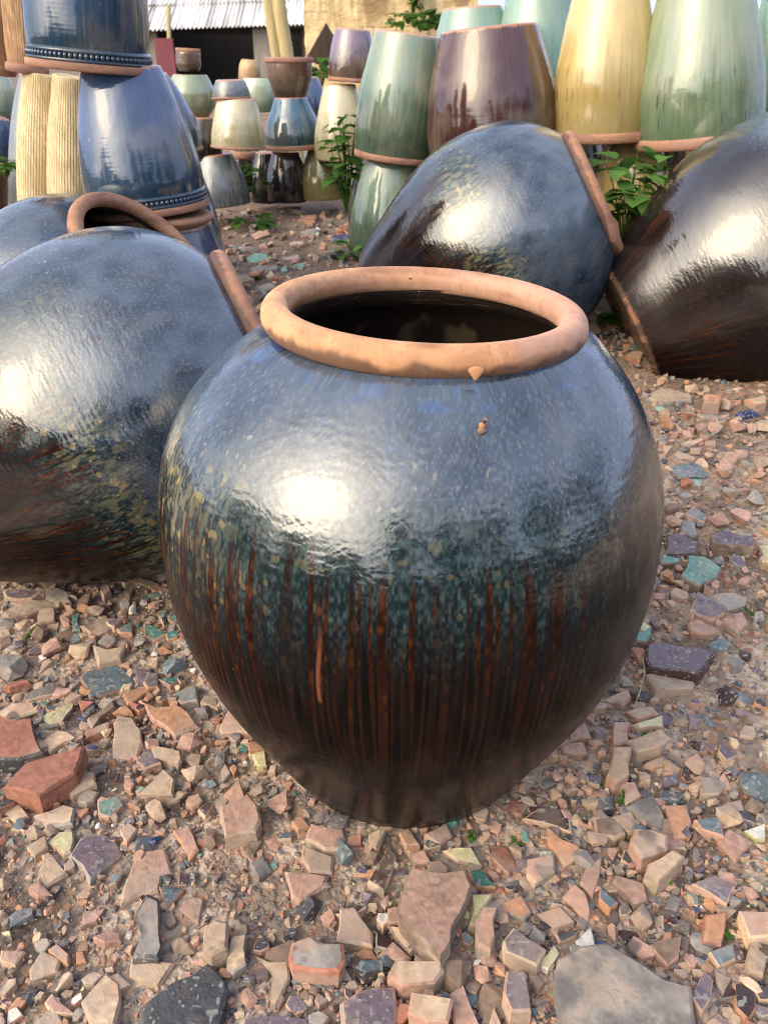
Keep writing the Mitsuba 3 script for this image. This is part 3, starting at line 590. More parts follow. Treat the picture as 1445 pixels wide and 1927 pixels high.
# traced pieces: top colour, side colour, thickness in mm, noun, outline in photo pixels ("*" marks one that others are described by: its own label, then a short name)
TRACED = '''
11 3 16 shard 151,1279 162,1267 216,1246 235,1255 255,1279 254,1287 209,1298 169,1314 * speckled blue green glazed shard lying flat in the left rubble = the speckled blue green shard
7 5 14 shard 71,1349 96,1331 144,1316 125,1349 118,1361 92,1368 * pale yellow glazed shard with a dark edge at the left = the pale yellow shard
12 2 16 shard 80,1395 106,1369 146,1388 94,1416
10 5 30 fragment 0,1345 60,1347 65,1375 80,1410 40,1425 -20,1425 -25,1370 * large red and grey fragment cut off by the left edge = the red fragment at the left edge
10 10 46 fragment 7,1480 47,1433 160,1400 152,1430 143,1455 75,1500 * thick brick red fragment with sharp corners at the lower left = the thick brick red fragment
5 2 14 shard 35,1316 47,1300 94,1284 132,1291 127,1305 71,1310
2 2 16 shard -10,1338 19,1321 80,1319 73,1338 47,1347 14,1346
12 2 18 crescent 174,1213 200,1221 236,1213 226,1238 187,1249 * cream crescent shaped shard above the speckled blue green one = the cream crescent
6 1 10 chip 271,1173 295,1180 313,1192 290,1204 271,1195 * largest of the bright teal glazed chips left of the jar = the bright teal chips
6 1 10 chip 296,1154 315,1141 309,1178
6 1 10 chip 315,1163 339,1150 339,1166 327,1175
6 1 10 chip 311,1190 337,1185 334,1199 316,1204
6 6 14 chip 136,1161 150,1154 151,1183 138,1184
11 1 12 shard 219,1182 249,1168 249,1190 226,1190
3 2 18 shard 153,1180 174,1166 219,1159 224,1170 174,1194
4 4 18 shard 254,1260 285,1258 285,1281 259,1284
1 3 12 strip 205,1088 240,1083 290,1092 325,1110 320,1116 280,1100 240,1092 205,1095 * long curved clay rim piece under the fallen jar at the left = the curved rim piece
4 2 20 shard 5,1110 80,1112 60,1125 10,1122
13 3 18 shard 85,1105 130,1112 133,1130 90,1130
2 3 20 shard 10,1145 60,1125 120,1130 100,1150 30,1160
2 3 22 shard 75,1145 103,1142 104,1168 72,1172
0 0 22 shard 412,1365 430,1331 445,1335 484,1380 415,1376 * pink clay triangle tucked under the left flank of the upright jar = the pink triangle beside the jar
1 0 24 shard 258,1310 290,1332 340,1328 374,1360 330,1378 288,1352
2 0 24 shard 222,1341 249,1345 266,1372 258,1420 211,1417
12 2 20 shard 284,1400 340,1412 343,1430 335,1440 288,1425
4 0 14 shard 256,1431 284,1396 304,1438 273,1448
7 7 12 chip 474,1417 498,1410 502,1440 485,1442
11 13 14 shard 325,1303 370,1289 372,1318 340,1322
1 1 16 strip 232,1306 284,1286 278,1300 240,1326
3 3 20 strip 163,1351 214,1317 218,1331 173,1370
10 10 14 strip 157,1372 208,1358 204,1372 163,1386
10 10 12 chip 147,1317 178,1319 155,1338
12 2 26 shard 259,1490 308,1440 330,1465 326,1497
6 1 14 chip 183,1509 225,1497 232,1513 204,1537 185,1530 * teal glazed chip below the thick brick red fragment = the lone teal chip
12 13 20 shard 62,1532 121,1509 142,1516 137,1551 87,1554
7 2 16 shard 83,1582 111,1558 138,1560 135,1606 121,1610
12 2 14 shard 5,1530 35,1507 54,1532 31,1545
4 13 16 shard 130,1613 152,1571 194,1565 232,1599 170,1658 * flat plum grey glazed shard with four corners at the lower left = the plum grey square shard
12 2 16 shard 76,1640 83,1611 100,1609 128,1641 83,1668
0 0 16 chip 225,1558 242,1545 260,1561 239,1589
0 2 18 shard 228,1699 252,1620 263,1596 311,1592 325,1637 304,1644 298,1672 * big flat pink clay shard right of the plum grey one = the flat pink shard
11 1 16 shard 298,1665 349,1668 315,1706
13 5 26 sliver 249,1800 256,1717 277,1682 298,1689 304,1786 297,1803 * upright grey and dark glazed sliver above the cream shard at the bottom = the grey sliver
0 1 18 shard 325,1561 356,1551 374,1596 356,1616
0 2 40 fragment 413,1520 467,1495 491,1537 481,1558 422,1571 * thick grey pink cornered fragment left of the jar's foot = the cornered fragment
0 0 14 shard 339,1713 353,1682 384,1689 374,1734
12 2 38 fragment 381,1793 384,1741 405,1727 429,1734 426,1786 398,1800 * tan box shaped fragment standing near the bottom = the tan box shaped fragment
12 13 22 pebble 426,1821 436,1758 464,1755 464,1814 440,1831
12 2 18 shard 242,1834 244,1807 329,1807 298,1855
12 2 22 shard 152,1883 200,1828 225,1848 228,1880 214,1930 173,1930 * long pale clay shard at the bottom left of the picture = the long pale shard
5 5 34 shard 263,1897 298,1866 391,1807 430,1855 412,1917 391,1935 263,1935 * large curved black blue glazed shard at the bottom edge = the black blue curved shard
0 12 16 shard 83,1883 97,1867 142,1903 100,1905
0 1 14 chip 90,1786 107,1776 131,1796 128,1814
0 12 16 shard 3,1789 48,1786 28,1814 0,1807
0 3 12 shard 156,1717 201,1703 183,1734 152,1744
0 3 48 fragment 746,1717 774,1629 876,1629 889,1662 868,1717 829,1807 750,1731 * largest pink clay fragment with a broken edge below the upright jar = the large pink fragment
0 0 20 shard 537,1641 570,1640 617,1644 611,1665 563,1696 549,1689 * rosy flat triangular shard below the jar's left side = the rosy triangle
0 12 24 shard 632,1769 639,1710 667,1706 701,1751 701,1777
13 10 38 block 542,1796 549,1769 646,1776 650,1807 639,1827 549,1817 * rough brown brick block with a whitish top near the bottom = the white topped brick
9 12 22 shard 691,1661 705,1634 729,1585 746,1606 736,1644 722,1679
11 5 20 roll 667,1821 677,1807 722,1803 722,1821 688,1831
12 0 30 block 729,1834 743,1810 829,1807 836,1824 819,1845 757,1852 * tan rounded block lying just under the large pink fragment = the tan rounded block
0 2 18 shard 708,1796 740,1769 774,1800 757,1807
12 3 20 shard 733,1741 757,1745 788,1772 774,1796 743,1762
0 13 32 block 895,1762 909,1700 937,1703 923,1789 899,1779 * tall pink block standing right of the large pink fragment = the tall pink block
7 12 20 block 888,1682 926,1682 902,1738 881,1741
6 1 16 shard 881,1634 909,1637 933,1672 895,1668
7 12 22 shard 833,1599 857,1595 888,1592 909,1623 861,1620 * boat shaped pale yellow shard in front of the jar's foot = the boat shaped yellow shard
0 2 22 shard 573,1575 584,1547 646,1551 646,1596 611,1599
2 0 22 shard 566,1613 570,1589 629,1606 625,1637 584,1641
4 4 16 chip 591,1533 618,1523 620,1545 595,1548
4 0 24 shard 643,1932 639,1886 701,1855 743,1855 745,1932 * big plum and pink shard cut off by the bottom edge = the plum and pink shard
4 4 22 shard 465,1909 584,1912 590,1940 450,1940
12 2 18 shard 478,1793 542,1807 546,1838 518,1893 507,1893 512,1830
12 0 36 block 767,1907 774,1866 854,1876 843,1921
0 0 22 shard 847,1869 871,1852 902,1925 857,1930
1 13 22 shard 945,1696 980,1686 1000,1713 987,1727 945,1713
1 1 16 chip 750,1565 768,1555 790,1590 765,1592
0 0 18 shard 798,1572 840,1547 852,1568 826,1589
0 3 18 shard 771,1606 798,1596 812,1623 781,1630
4 12 34 block 945,1772 966,1745 1028,1783 1011,1814 950,1790
4 0 38 block 948,1873 952,1828 987,1828 1000,1900 962,1904
13 13 18 shard 1177,1514 1229,1492 1246,1558 1208,1544 * grey triangular shard right of the jar's foot = the grey triangle
1 0 22 shard 1251,1513 1291,1513 1301,1540 1291,1571 1267,1575
3 2 20 shard 1118,1540 1160,1530 1177,1568 1156,1575 1121,1568
9 12 18 shard 981,1540 1014,1520 1066,1521 1076,1565 1021,1547 * glossy dark brown shard just right of the jar's foot = the glossy dark brown shard
12 0 36 block 1184,1585 1194,1558 1256,1568 1256,1596 1208,1616
12 2 36 block 1213,1644 1218,1623 1267,1596 1288,1610 1239,1658 * tan brick shaped block at the lower right = the tan brick shaped block
1 1 20 shard 1028,1554 1090,1592 1090,1610 1063,1627 1032,1585
0 2 24 shard 993,1613 1042,1606 1045,1637 1007,1661 990,1644
0 0 16 shard 1090,1661 1101,1634 1132,1610 1128,1648 1115,1686 * leaf shaped pink shard standing out at the lower right = the leaf shaped pink shard
0 3 22 shard 1146,1661 1156,1641 1215,1658 1222,1696 1194,1706
0 0 18 shard 1059,1682 1080,1658 1111,1710 1108,1734 1077,1703
1 3 20 shard 1011,1717 1052,1703 1080,1734 1042,1745
4 0 22 shard 1301,1661 1346,1644 1384,1665 1367,1703 * rounded plum brown shard at the lower right = the plum brown shard
1 10 24 shard 1320,1769 1326,1720 1367,1713 1357,1779 * rusty red upright piece near the right edge = the rusty red piece
0 0 20 shard 1350,1578 1371,1558 1416,1585 1384,1620
8 7 16 shard 1400,1561 1440,1547 1440,1578 1425,1580 * white glazed shard near the right edge = the white shard at the right
0 12 28 block 1390,1713 1450,1713 1455,1760 1409,1765
0 1 18 shard 1360,1509 1395,1499 1409,1547 1385,1535
13 2 18 shard 1315,1461 1350,1461 1367,1475 1353,1492 1319,1492
3 0 22 shard 1218,1776 1281,1762 1277,1800 1256,1817
8 8 18 chip 1083,1769 1111,1745 1121,1783 1090,1783 * small white triangle above the grey stone slab = the small white triangle
7 8 18 chip 1012,1817 1042,1779 1052,1793 1031,1824
5 0 14 shard 1045,1758 1090,1745 1083,1760 1052,1772
13 13 34 slab 1038,1848 1049,1807 1090,1783 1139,1776 1208,1814 1301,1855 1312,1935 1056,1935 * broad flat grey stone slab at the bottom right = the grey stone slab
0 0 20 shard 1239,1883 1288,1869 1291,1890 1263,1921
4 0 22 blade 1298,1876 1326,1821 1343,1841 1319,1911
9 1 22 shard 1379,1848 1422,1841 1422,1897 1409,1921 1384,1897
2 2 26 shard 1409,1828 1412,1769 1429,1765 1443,1803 1436,1834
2 13 18 shard 1343,1824 1378,1838 1360,1876 1346,1850
11 2 20 shard 1333,1790 1378,1776 1384,1803 1353,1817
5 5 16 shard 1115,1502 1156,1495 1156,1520 1125,1523
5 11 16 shard 1239,1502 1246,1482 1288,1492 1277,1506
4 4 16 shard 1243,1464 1274,1454 1277,1471 1250,1478
14 2 16 shard 1102,1457 1132,1457 1128,1478 1108,1472
0 2 22 shard 1166,1469 1194,1468 1205,1495 1177,1509
2 0 38 block 1142,1452 1153,1404 1189,1407 1184,1455 1160,1468 * pinkish upright block with a grey top right of the jar = the grey topped block
15 3 24 shard 1291,1066 1294,1044 1325,1047 1358,1069 1350,1086 1316,1102 1278,1083 * mint green and brown glazed shard right of the jar = the mint and brown shard
15 3 14 shard 1245,1042 1283,1050 1275,1060 1240,1062
15 3 20 chip 1197,1205 1211,1175 1225,1177 1217,1210 * small mint chip half behind the right flank of the upright jar = the mint chip beside the jar
4 0 18 shard 1300,1144 1314,1105 1339,1119 1369,1150 1339,1166 1310,1158
13 13 14 shard 1333,1111 1405,1114 1402,1139 1369,1147
0 0 18 shard 1358,1161 1397,1147 1408,1172 1388,1191
0 1 18 shard 1292,1172 1311,1163 1354,1186 1300,1191
4 9 34 block 1218,1205 1255,1205 1346,1230 1311,1271 1222,1255 * big plum grey block with a black underside right of the jar = the plum grey block
2 2 20 block 1214,1266 1239,1260 1308,1280 1303,1294 1233,1302
11 11 14 shard 1330,1211 1355,1191 1377,1211 1361,1230
0 0 20 shard 1136,1316 1181,1296 1186,1307 1170,1327
2 0 22 shard 1178,1338 1228,1327 1239,1341 1200,1352
7 2 20 shard 1189,1363 1247,1343 1250,1363 1200,1371
2 2 28 pebble 1175,1393 1244,1371 1261,1388 1244,1404 1200,1413
0 10 26 block 1153,1360 1186,1360 1183,1393 1153,1399
0 0 20 shard 1073,1377 1100,1360 1114,1382 1070,1393
0 3 20 shard 1053,1410 1098,1391 1109,1418 1056,1418
11 13 14 shard 1372,1313 1391,1299 1419,1316 1402,1327
4 4 12 strip 1380,1330 1430,1352 1422,1358 1385,1340
4 4 14 shard 1294,1343 1311,1341 1319,1357 1297,1371
7 12 20 shard 1427,1025 1450,1022 1455,1060 1433,1055 * pale yellow square shard at the right edge = the pale yellow square
4 4 22 shard 1254,1008 1282,999 1315,1019 1311,1039 1252,1034
4 3 32 block 1337,1002 1361,997 1417,1006 1417,1030 1341,1023 * dark plum slab with a ledge at the right = the dark ledged slab
11 5 16 shard 1278,971 1309,971 1313,1008 1302,1015 1280,1002
11 0 16 shard 1289,965 1302,951 1330,971 1324,984
11 5 16 shard 1256,875 1289,862 1317,869 1337,893 1328,899 1274,899 * blue grey shard with a scalloped edge right of the jar = the scalloped blue grey shard
15 3 18 chip 1289,910 1298,901 1322,901 1319,915
2 1 20 shard 1256,860 1274,847 1309,856 1306,864
12 2 16 shard 1247,835 1267,836 1252,855
12 10 20 strip 1280,834 1319,823 1326,827 1298,840
10 10 18 chip 1326,827 1346,825 1346,840 1326,838
0 2 24 shard 1352,867 1365,849 1407,843 1404,858 1372,871
1 0 42 block 1326,760 1328,738 1359,740 1354,758 * orange block close under the dark jar at the right = the orange block
2 13 20 shard 1215,749 1245,727 1302,742 1302,751 1245,758
1 1 20 strip 1241,771 1254,769 1269,799 1261,806
14 14 14 shard 1380,773 1420,769 1433,779 1396,784
2 1 24 block 1400,749 1441,740 1441,760 1420,764
13 3 18 shard 1309,775 1365,779 1363,790 1322,784
1 1 16 shard 1400,904 1415,886 1420,901 1437,908
1 10 16 shard 1176,672 1190,655 1214,662 1204,678
15 13 14 shard 462,485 480,477 505,480 507,489 470,491 * mint green shard on the shaded ground between the fallen jars = the far mint shard
13 13 16 shard 465,505 485,495 520,500 522,509 480,513
13 13 14 shard 530,483 562,478 566,486 535,489
15 13 12 chip 528,505 538,499 540,510 530,511
15 13 12 chip 545,503 560,494 575,499 570,506
14 11 16 shard 622,446 630,438 660,440 660,450 626,453
1 3 22 shard 520,392 530,380 565,383 566,391
10 1 16 shard 560,412 575,404 596,405 593,416
13 13 14 shard 560,435 585,425 600,430 590,445
1 1 14 shard 600,470 606,450 615,452 611,473
13 3 14 shard 440,470 455,462 490,464 480,471
0 3 14 shard 470,440 500,432 510,440 480,448
8 12 12 chip 588,441 596,426 603,430 599,441
3 3 14 shard 440,520 465,512 480,522 455,530
13 13 14 shard 480,540 510,530 520,540 490,548
3 13 14 shard 530,530 550,520 570,526 548,536
0 0 14 shard 545,455 566,450 572,458 556,464
'''
LUMPS = '''
0 26 100,1222 : rounded pink lump left of the cream crescent
12 25 150,1222 : angular cream lump between the pink lump and the cream crescent
13 34 22,1260
8 13 249,1146 : bright white lump left of the upright jar, above the teal chips
8 8 270,1130
8 8 290,1225
13 15 262,1206
3 24 94,1092
3 22 80,1190
3 22 182,1150
0 28 355,1400
13 19 412,1430
2 30 300,1526
3 24 395,1578
0 27 527,1510 : rough pink ball shaped lump beside the jar's left foot
14 10 152,1348
0 24 1350,978 : ragged pink lump on the dark ledged slab
0 24 1392,976
2 16 1302,733
0 21 1362,885
0 19 1385,802
0 17 1345,805
0 15 1412,805
13 17 1372,925
0 16 1320,808
2 18 1430,870
12 14 200,1376
3 20 700,1610
'''
def area_px(P):
    P = np.asarray(P); return abs(.5 * np.sum(P[:, 0] * np.roll(P[:, 1], -1) - np.roll(P[:, 0], -1) * P[:, 1]))
items, marks = [], []
for ln in TRACED.strip().split('\n'):
    body, _, own = ln.partition(' * ')
    w = body.split(); P = np.array([[float(q) for q in x.split(',')] for x in w[4:]])
    it = dict(top=int(w[0]), side=int(w[1]), thick=float(w[2]) / 1000 * (.62 if w[3] in ('shard', 'chip', 'strip') else .85), noun=w[3], P=P, c=P.mean(0), size=math.sqrt(area_px(P)))
    if own:
        it['label'], _, short = (q.strip() for q in own.partition('=')); marks.append((short, it['c'], it['size']))
    items.append(it)
for ln in LUMPS.strip().split('\n'):
    body, _, own = ln.partition(' : '); w = body.split()
    it = dict(top=int(w[0]), rad=float(w[1]), noun='lump', c=np.array([float(q) for q in w[2].split(',')])); it['size'] = it['rad'] * 1.6
    if own: it['label'] = own.strip()
    items.append(it)
marks += [("the jar's foot", np.array([766, 1520]), 150), ('the dark jar at the right', np.array([1300, 690]), 120), ('the nearest fallen jar', np.array([150, 1060]), 120)]
def relation(it, skip=0):
    best = sorted(((np.linalg.norm(m[1] - it['c']) - m[2] * .4, m) for m in marks if np.linalg.norm(m[1] - it['c']) > 1), key=lambda q: q[0])[skip]
    d = it['c'] - best[1][1]; near = 'just ' if best[0] < 70 else ''
    ang = math.degrees(math.atan2(d[1], d[0]))
    w = 'right of' if abs(ang) < 35 else 'left of' if abs(ang) > 145 else ('below' if 70 < ang < 110 else 'above' if -110 < ang < -70 else ('below and right of' if 0 < ang <= 70 else 'below and left of' if ang > 0 else 'above and right of' if ang >= -70 else 'above and left of'))
    return f'{near}{w} {best[1][0]}'
seen = {}
for it in sorted(items, key=lambda q: -q['size']):
    if 'label' in it: seen[it['label']] = 1
for it in sorted(items, key=lambda q: -q['size']):
    if 'label' in it: continue
    sz = 'large ' if it['size'] > 60 else 'small ' if it['size'] < 24 else ''
    base = f"{sz}{NAMES[it['top']]} {it['noun']}"
    lab = f'{base} {relation(it)}'; k = 1
    while lab in seen and k < 5:
        lab = f'{base} {relation(it, k)}'; k += 1
    it['label'] = lab; seen[lab] = 1
for it in items:
    r = rng.random()
    if 'P' in it:
        W = np.array([on_ground(x, y, it['thick'])[:2] for x, y in it['P']])
        sz = math.sqrt(max(area_px(W), 1e-8))
        nm = {'shard': 'clay_shard', 'chip': 'clay_chip', 'fragment': 'brick_fragment', 'block': 'clay_block', 'slab': 'stone_slab', 'pebble': 'pebble'}.get(it['noun'], 'clay_shard')
        key = thing(nm, it['label'], it['noun'] if it['noun'] not in ('crescent', 'roll', 'strip', 'sliver', 'blade') else 'shard')
        v, f, u = shard_mesh(W, it['thick'], it['top'], it['side'], r, curve=rng.uniform(0, .28) if it['noun'] == 'shard' else 0, tilt=rng.normal(0, .07, 2))
        put(key, (v, f), 'shard_clay', True, u); made.append((*W.mean(0), sz * .55))
    else:
        c = on_ground(*it['c'], 0.01); rad = it['rad'] / F_PX * depth_of(c); c[2] = ground_z(c[1]) + rad * .45
        key = thing('clay_lump', it['label'], 'lump'); v, f, u = lump_mesh(c, rad, it['top'], r)
        put(key, (v, f), 'shard_clay', True, u); made.append((c[0], c[1], rad))

# untraced pieces: the larger ones one by one, the crumbs as one bed of rubble
def rand_poly(c, rad):
    m = rng.integers(4, 7); a = np.sort(rng.random(m) * 2 * PI + rng.random() * .3); a = np.arange(m) / m * 2 * PI + rng.normal(0, .28, m)
    q = np.stack([np.cos(a), np.sin(a) * rng.uniform(.5, .95)], 1) * rad * rng.uniform(.75, 1.15, (m, 1)); b = rng.random() * PI
    return q @ np.array([[math.cos(b), -math.sin(b)], [math.sin(b), math.cos(b)]]) + c
SHARE = np.array([.22, .10, .12, .12, .11, .09, .006, .012, .010, .06, .05, .05, .07, .11, .008, .006]); SHARE /= SHARE.sum()
def zone(px, py):
    if py < 640: return 'on the shaded ground between the fallen jars'
    if px > 1050: return "in the thick rubble right of the upright jar" if py < 1330 else 'in the loose rubble at the lower right'
    if py < 1330: return 'in the dark rubble left of the upright jar'
    return 'on the bare earth at the lower left' if px < 480 else 'in the gravel in front of the upright jar'
def dens(px, py):          # how thickly the broken pieces lie
    if px > 1150 and py < 1120: return 1.0
    if px > 960 and py > 1330: return .85
    if px < 330 and py < 1430: return .8
    if px < 540 and py > 1640: return .13
    if 500 < px < 700 and 1620 < py < 1800: return .25
    if px > 1240 and 1180 < py < 1420: return .28
    if px > 1180: return .55
    return .6
M2 = np.array(made)
def free_at(c, r, k):
    d = np.hypot(M2[:, 0] - c[0], M2[:, 1] - c[1]); return np.all(d > (M2[:, 2] + r) * k)
JARS = [(MAIN[0], MAIN[1], .17)]
count, tries = 0, 0
extra = []
while count < 112 and tries < 30000:
    tries += 1
    px, py = rng.uniform(-30, 1475), rng.uniform(640, 1940) if rng.random() < .9 else rng.uniform(400, 640)
    if rng.random() > dens(px, py): continue
    P = on_ground(px, py); rad = float(np.clip(rng.lognormal(math.log(.018), .35), .012, .036))
    if not free_at(P, rad, .8) or math.hypot(P[0] - MAIN[0], P[1] - MAIN[1]) < .19 + rad: continue
    M2 = np.vstack([M2, [P[0], P[1], rad]]); k = int(rng.choice(16, p=SHARE)); r = rng.random()
    z = zone(px, py); lab = f'small {NAMES[k]} bit ' + (relation({'c': np.array([px, py])}) if py > 640 else z)
    key = thing('clay_chip', lab, 'chip', lab.replace('bit', 'bits'))
    if rng.random() < .3: c = np.array([P[0], P[1], ground_z(P[1]) + rad * .35]); v, f, u = lump_mesh(c, rad * .8, k, r)
    else:
        side = k if not S_GLZ[k] else int(rng.choice([0, 1, 2, 12, 13]))
        v, f, u = shard_mesh(rand_poly(P[:2], rad), float(rng.uniform(.006, .016)), k, side, r, rng.uniform(0, .3), rng.normal(0, .12, 2))
    put(key, (v, f), 'shard_clay', True, u); count += 1
bits, nb = [], 0
def wet(n, rlo, rhi, mu, sig, k_sep, x0, x1, y0, y1, power=1.0):
    global M2
    for _ in range(n):
        px, py = rng.uniform(x0, x1), rng.uniform(y0, y1)
        if rng.random() > dens(px, py) ** power: continue
        P = on_ground(px, py); rad = float(np.clip(rng.lognormal(math.log(mu), sig), rlo, rhi))
        if math.hypot(P[0] - MAIN[0], P[1] - MAIN[1]) < .150 + rad * .5 or P[1] > 5: continue
        if k_sep and not free_at(P, rad, k_sep): continue
        if k_sep: M2 = np.vstack([M2, [P[0], P[1], rad]])
        k = int(rng.choice(16, p=SHARE)); r = rng.random()
        if rng.random() < .45 or rad < .006:
            c = np.array([P[0], P[1], ground_z(P[1]) + rad * rng.uniform(.0, .5)]); bits.append(lump_mesh(c, rad, k, r, .6, 9 if rad < .006 else 12))
        else:
            side = k if not S_GLZ[k] else int(rng.choice([0, 1, 2, 12, 13]))
            bits.append(shard_mesh(rand_poly(P[:2], rad), float(rng.uniform(.25, .7) * min(rad, .016)), k, side, r, rng.uniform(0, .3), rng.normal(0, .2, 2), lift=rng.uniform(-.002, .006)))
wet(7000, .005, .028, .0115, .45, .5, -60, 1505, 640, 1960)
wet(3500, .008, .040, .018, .45, .42, -80, 1520, 395, 660)
wet(22000, .0018, .0075, .0036, .45, 0, -60, 1505, 640, 1960, .35)
V, Fc, U = merge(bits)
structure('rubble_crumbs', (V, Fc), 'shard_clay', True, U, kind='stuff', label='crumbs of broken pottery and gravel strewn over the earth')
labels['rubble_crumbs']['category'] = 'rubble'

# ------------------------------------------------------------------ weeds
def leaf_mesh(c, d, size, up=(0, 0, 1), code=0, fold=.18):
    d = np.asarray(d, float); d /= np.linalg.norm(d); s = np.cross(d, up); s /= np.linalg.norm(s) + 1e-9; n = np.cross(s, d)
    t = np.array([0, .12, .32, .55, .78, 1.0]); w = np.array([.02, .30, .42, .36, .20, .0]) * (1 + .15 * rng.normal())
    droop = -.28 * t ** 2
    mid = c + np.outer(t, d) * size + np.outer(droop, n) * size
    jag = 1 + .10 * rng.normal(size=(2, 6))
    L = mid + np.outer(w * jag[0], s) * size + np.outer(w * fold, n) * size; R = mid - np.outer(w * jag[1], s) * size + np.outer(w * fold, n) * size
    v = np.vstack([mid, L, R]); k = np.arange(5)
    f = np.vstack([np.stack([k, k + 1, k + 7, k + 6], 1), np.stack([k + 1, k, k + 12, k + 13], 1)])
    return v, f, flat_uv(v, code + .5, rng.random())
def weed(label, root, n, height, spread, size, code=0, each=True, lean=(0, 0, 0), name='weed'):
    key = thing(name, label, 'weed')
    stems, leaves = [], []
    for q in range(n):
        a = rng.random() * 2 * PI; h = height * rng.uniform(.35, 1.05); out = spread * math.sqrt(rng.random())
        tip = root + np.array([math.cos(a) * out, math.sin(a) * out, h]) + np.array(lean) * h
        tt = np.linspace(0, 1, 7)[:, None]; pts = root + (tip - root) * tt + np.array([0, 0, 1]) * (.12 * h * np.sin(tt * PI)) + rng.normal(0, .006, 3) * np.sin(tt * PI)
        stems.append(tube(pts, .0022 * (1.4 - tt[:, 0]), 5) + (flat_uv(np.zeros(7 * 5 + 2), code + .5, .4),))
        for lv in range(rng.integers(2, 4)):
            b = pts[-1 - lv] ; dd = np.array([math.cos(a + rng.normal(0, 1.1)), math.sin(a + rng.normal(0, 1.1)), rng.normal(.05, .25)])
            leaves.append(leaf_mesh(b, dd, size * rng.uniform(.65, 1.25), code=code))
    V, Fq, U = merge(stems); part(key, 'stem', (V, Fq), 'leaf_green', True, U)
    if each:
        for v, f, u in leaves: part(key, 'leaf', (v, f), 'leaf_green', True, u)
    else:
        V, Fq, U = merge(leaves); k = part(key, 'foliage', (V, Fq), 'leaf_green', True, U); labels[k] = {'kind': 'stuff'}
def gp(px, py): return on_ground(px, py)
weed('big leafy weed growing between the tilted blue jar and the dark jar at the right', at_y(1172, 470, 2.62), 22, .27, .11, .078, 1)
weed('climbing weed in the gap left of the green planters', at_y(652, 400, 3.45), 24, .33, .06, .06, 0, lean=(0, 0, 0))
weed('low weed on the shaded ground between the fallen jars', gp(480, 432), 10, .05, .09, .05, 0)
weed('small weed at the foot of the lower green planter', gp(672, 492), 12, .09, .09, .05, 1)
weed('dark little weed beside the rim of the tilted blue jar', gp(1148, 612), 9, .05, .05, .038, 0)
weed('small weed between the dark pots of the lower row', at_y(482, 375, 4.0), 9, .14, .05, .055, 1)
weed('leafy weed under the wooden board by the mud wall', at_y(606, 165, 5.0), 10, .14, .06, .07, 1)
weed('weed at the left edge beside the brown clay pot', at_y(14, 334, 2.7), 8, .05, .06, .05, 1)
weed('weed with upright leaves at the left of the narrow black pot', at_y(470, 310, 4.35), 6, .07, .04, .05, 0)
weed('creeper spreading along the foot of the mud wall', at_y(800, 58, 8.6), 46, .14, .34, .11, 1, each=False, name='creeper')
weed('thin creeper climbing up the mud wall', at_y(776, 48, 8.85), 22, .42, .06, .08, 0, each=False, name='creeper')
for lab, q in (('tiny green sprout in the gravel just below the jar', (890, 1578)), ('tiny green sprout at the right below the glossy dark brown shard', (975, 1588)), ('tiny green sprout right of the pink shards at the right edge', (1417, 1158)),
               ('tiny green sprout beside the tan brick shaped block', (1247, 1663)), ('tiny green sprout near the rusty red piece', (1370, 1762)), ('tiny green sprout among the pebbles right of the jar', (1208, 1394)), ('tiny green sprout by the rubble at the left', (58, 1198)), ('tiny green sprout beside the grey triangle', (1172, 1512))):
    weed(lab, gp(*q), 3, .008, .006, .0075, 1, each=False, name='sprout')
def straw(label, pts, r=.0011):
    k = thing('dry_stalk', label, 'stalk'); P = np.array([on_ground(x, y, h) for x, y, h in pts]); v, f = tube(P, r, 5); put(k, (v, f), 'old_wood', True, flat_uv(v, 2.3))
straw('bent dry straw stalk leaning beside the plum grey block', [(1192, 1330, .004), (1204, 1300, .02), (1213, 1262, .03), (1208, 1240, .03)])
straw('thin dry twig under the pale yellow shard', [(226, 1312, .02), (233, 1300, .022), (231, 1292, .02)])
k = thing('dry_leaf_bit', 'small curled brown leaf bit stuck to the shoulder of the upright jar', 'leaf')
q = jar_hit(905, 808); v1, f1 = tube([q + [0, -.003, .001], q + [.001, -.004, .007], q + [.004, -.005, .013]], [.0030, .0042, .0026], 8); v2, f2 = tube([q + [-.003, -.003, -.002], q + [.002, -.004, .001], q + [.005, -.004, .000]], [.003, .0045, .002], 8)
put(k, merge([(v1, f1), (v2, f2)])[:2], 'shard_clay', True, np.vstack([flat_uv(v1, 1.5, .1), flat_uv(v2, 3.5, .6)]))

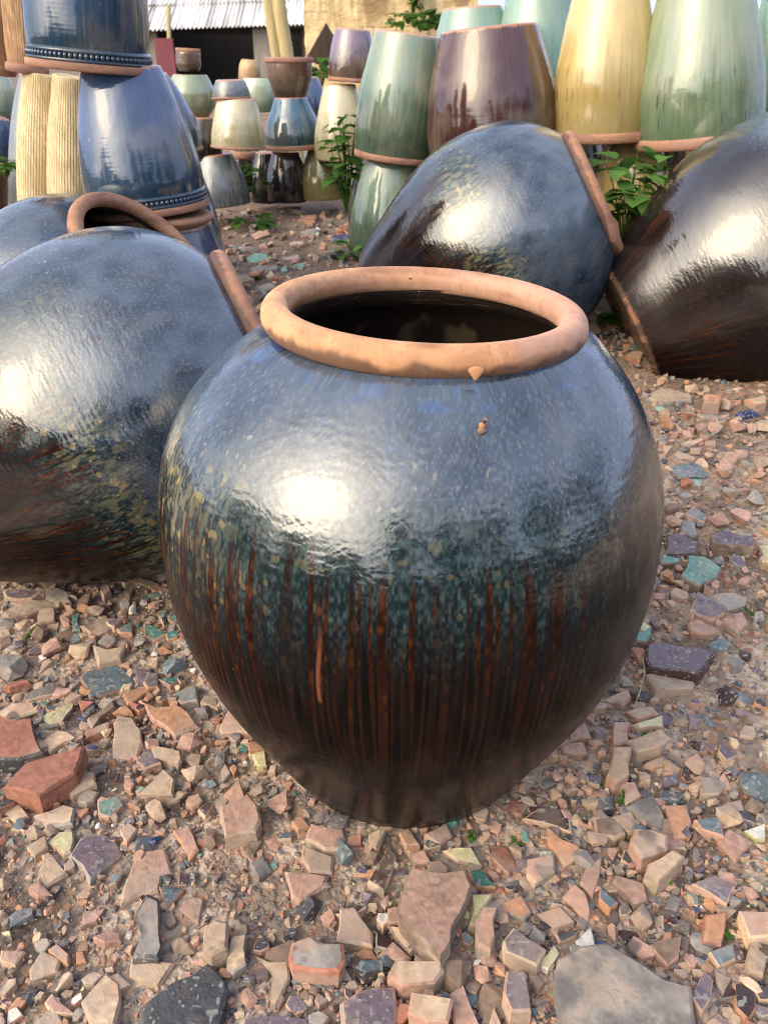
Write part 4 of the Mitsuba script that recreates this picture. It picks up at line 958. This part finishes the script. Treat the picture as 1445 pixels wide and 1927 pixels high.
# ------------------------------------------------------------------ trees that close the yard behind the photographer (mirrored in the glazes)
def tree(label, az, dist, height, width, seed):
    key = thing('tree', label, 'tree'); r = np.random.default_rng(seed)
    c = np.array([math.sin(math.radians(az)) * dist, -math.cos(math.radians(az)) * dist, 0])
    t = np.linspace(0, 1, 12)[:, None]; pts = c + np.array([0, 0, height * .8]) * t + np.stack([.15 * np.sin(t[:, 0] * 5), .12 * np.cos(t[:, 0] * 4), 0 * t[:, 0]], 1)
    v, f = tube(pts, .16 * (1.15 - t[:, 0]), 10); part(key, 'trunk', (v, f), 'old_wood', True, flat_uv(v, 3.3))
    L = []
    cl = r.normal(size=(26, 3)); cl /= np.linalg.norm(cl, axis=1, keepdims=True); cl = c + np.array([0, 0, height * .52]) + cl * np.array([width * .40, width * .40, height * .40]) * r.uniform(.3, 1, (26, 1))
    for q in cl:
        for _ in range(120):
            o = r.normal(0, .30, 3) * np.array([width * .36, width * .36, height * .26]); dd = r.normal(size=3); dd[2] -= .3
            s = r.uniform(.07, .14); dd /= np.linalg.norm(dd); sd = np.cross(dd, r.normal(size=3)); sd /= np.linalg.norm(sd)
            p = q + o * .8; p[2] = max(p[2], .05); L.append(np.array([p, p + dd * s * .5 + sd * s * .25, p + dd * s, p + dd * s * .5 - sd * s * .25]))
    V = np.vstack(L); Fq = np.arange(len(V)).reshape(-1, 4); uv = np.stack([np.full(len(V), 2.5), np.repeat(r.random(len(L)), 4)], 1)
    k = part(key, 'crown', (V, Fq), 'leaf_green', False, uv); labels[k] = {'kind': 'stuff'}
for q, (az, di, h, w, lab) in enumerate([(-84, 4.4, 1.55, 2.6, 'low bushy tree far to the left behind the viewer'), (-58, 4.4, 1.6, 2.6, 'low bushy tree to the left behind the viewer'), (-33, 4.3, 1.5, 2.4, 'low tree behind the viewer, left of the tall trees'),
                                         (-6, 3.9, 3.1, 2.1, 'tall tree straight behind the viewer'), (18, 3.9, 3.0, 2.3, 'tallest tree behind the viewer'), (42, 4.1, 3.1, 2.5, 'tall tree behind the viewer to the right'), (68, 4.3, 3.2, 2.6, 'medium tree far to the right behind the viewer'), (95, 4.6, 3.1, 2.8, 'medium tree at the right beyond the yard')]):
    tree(lab, az, di, h, w, 100 + q)
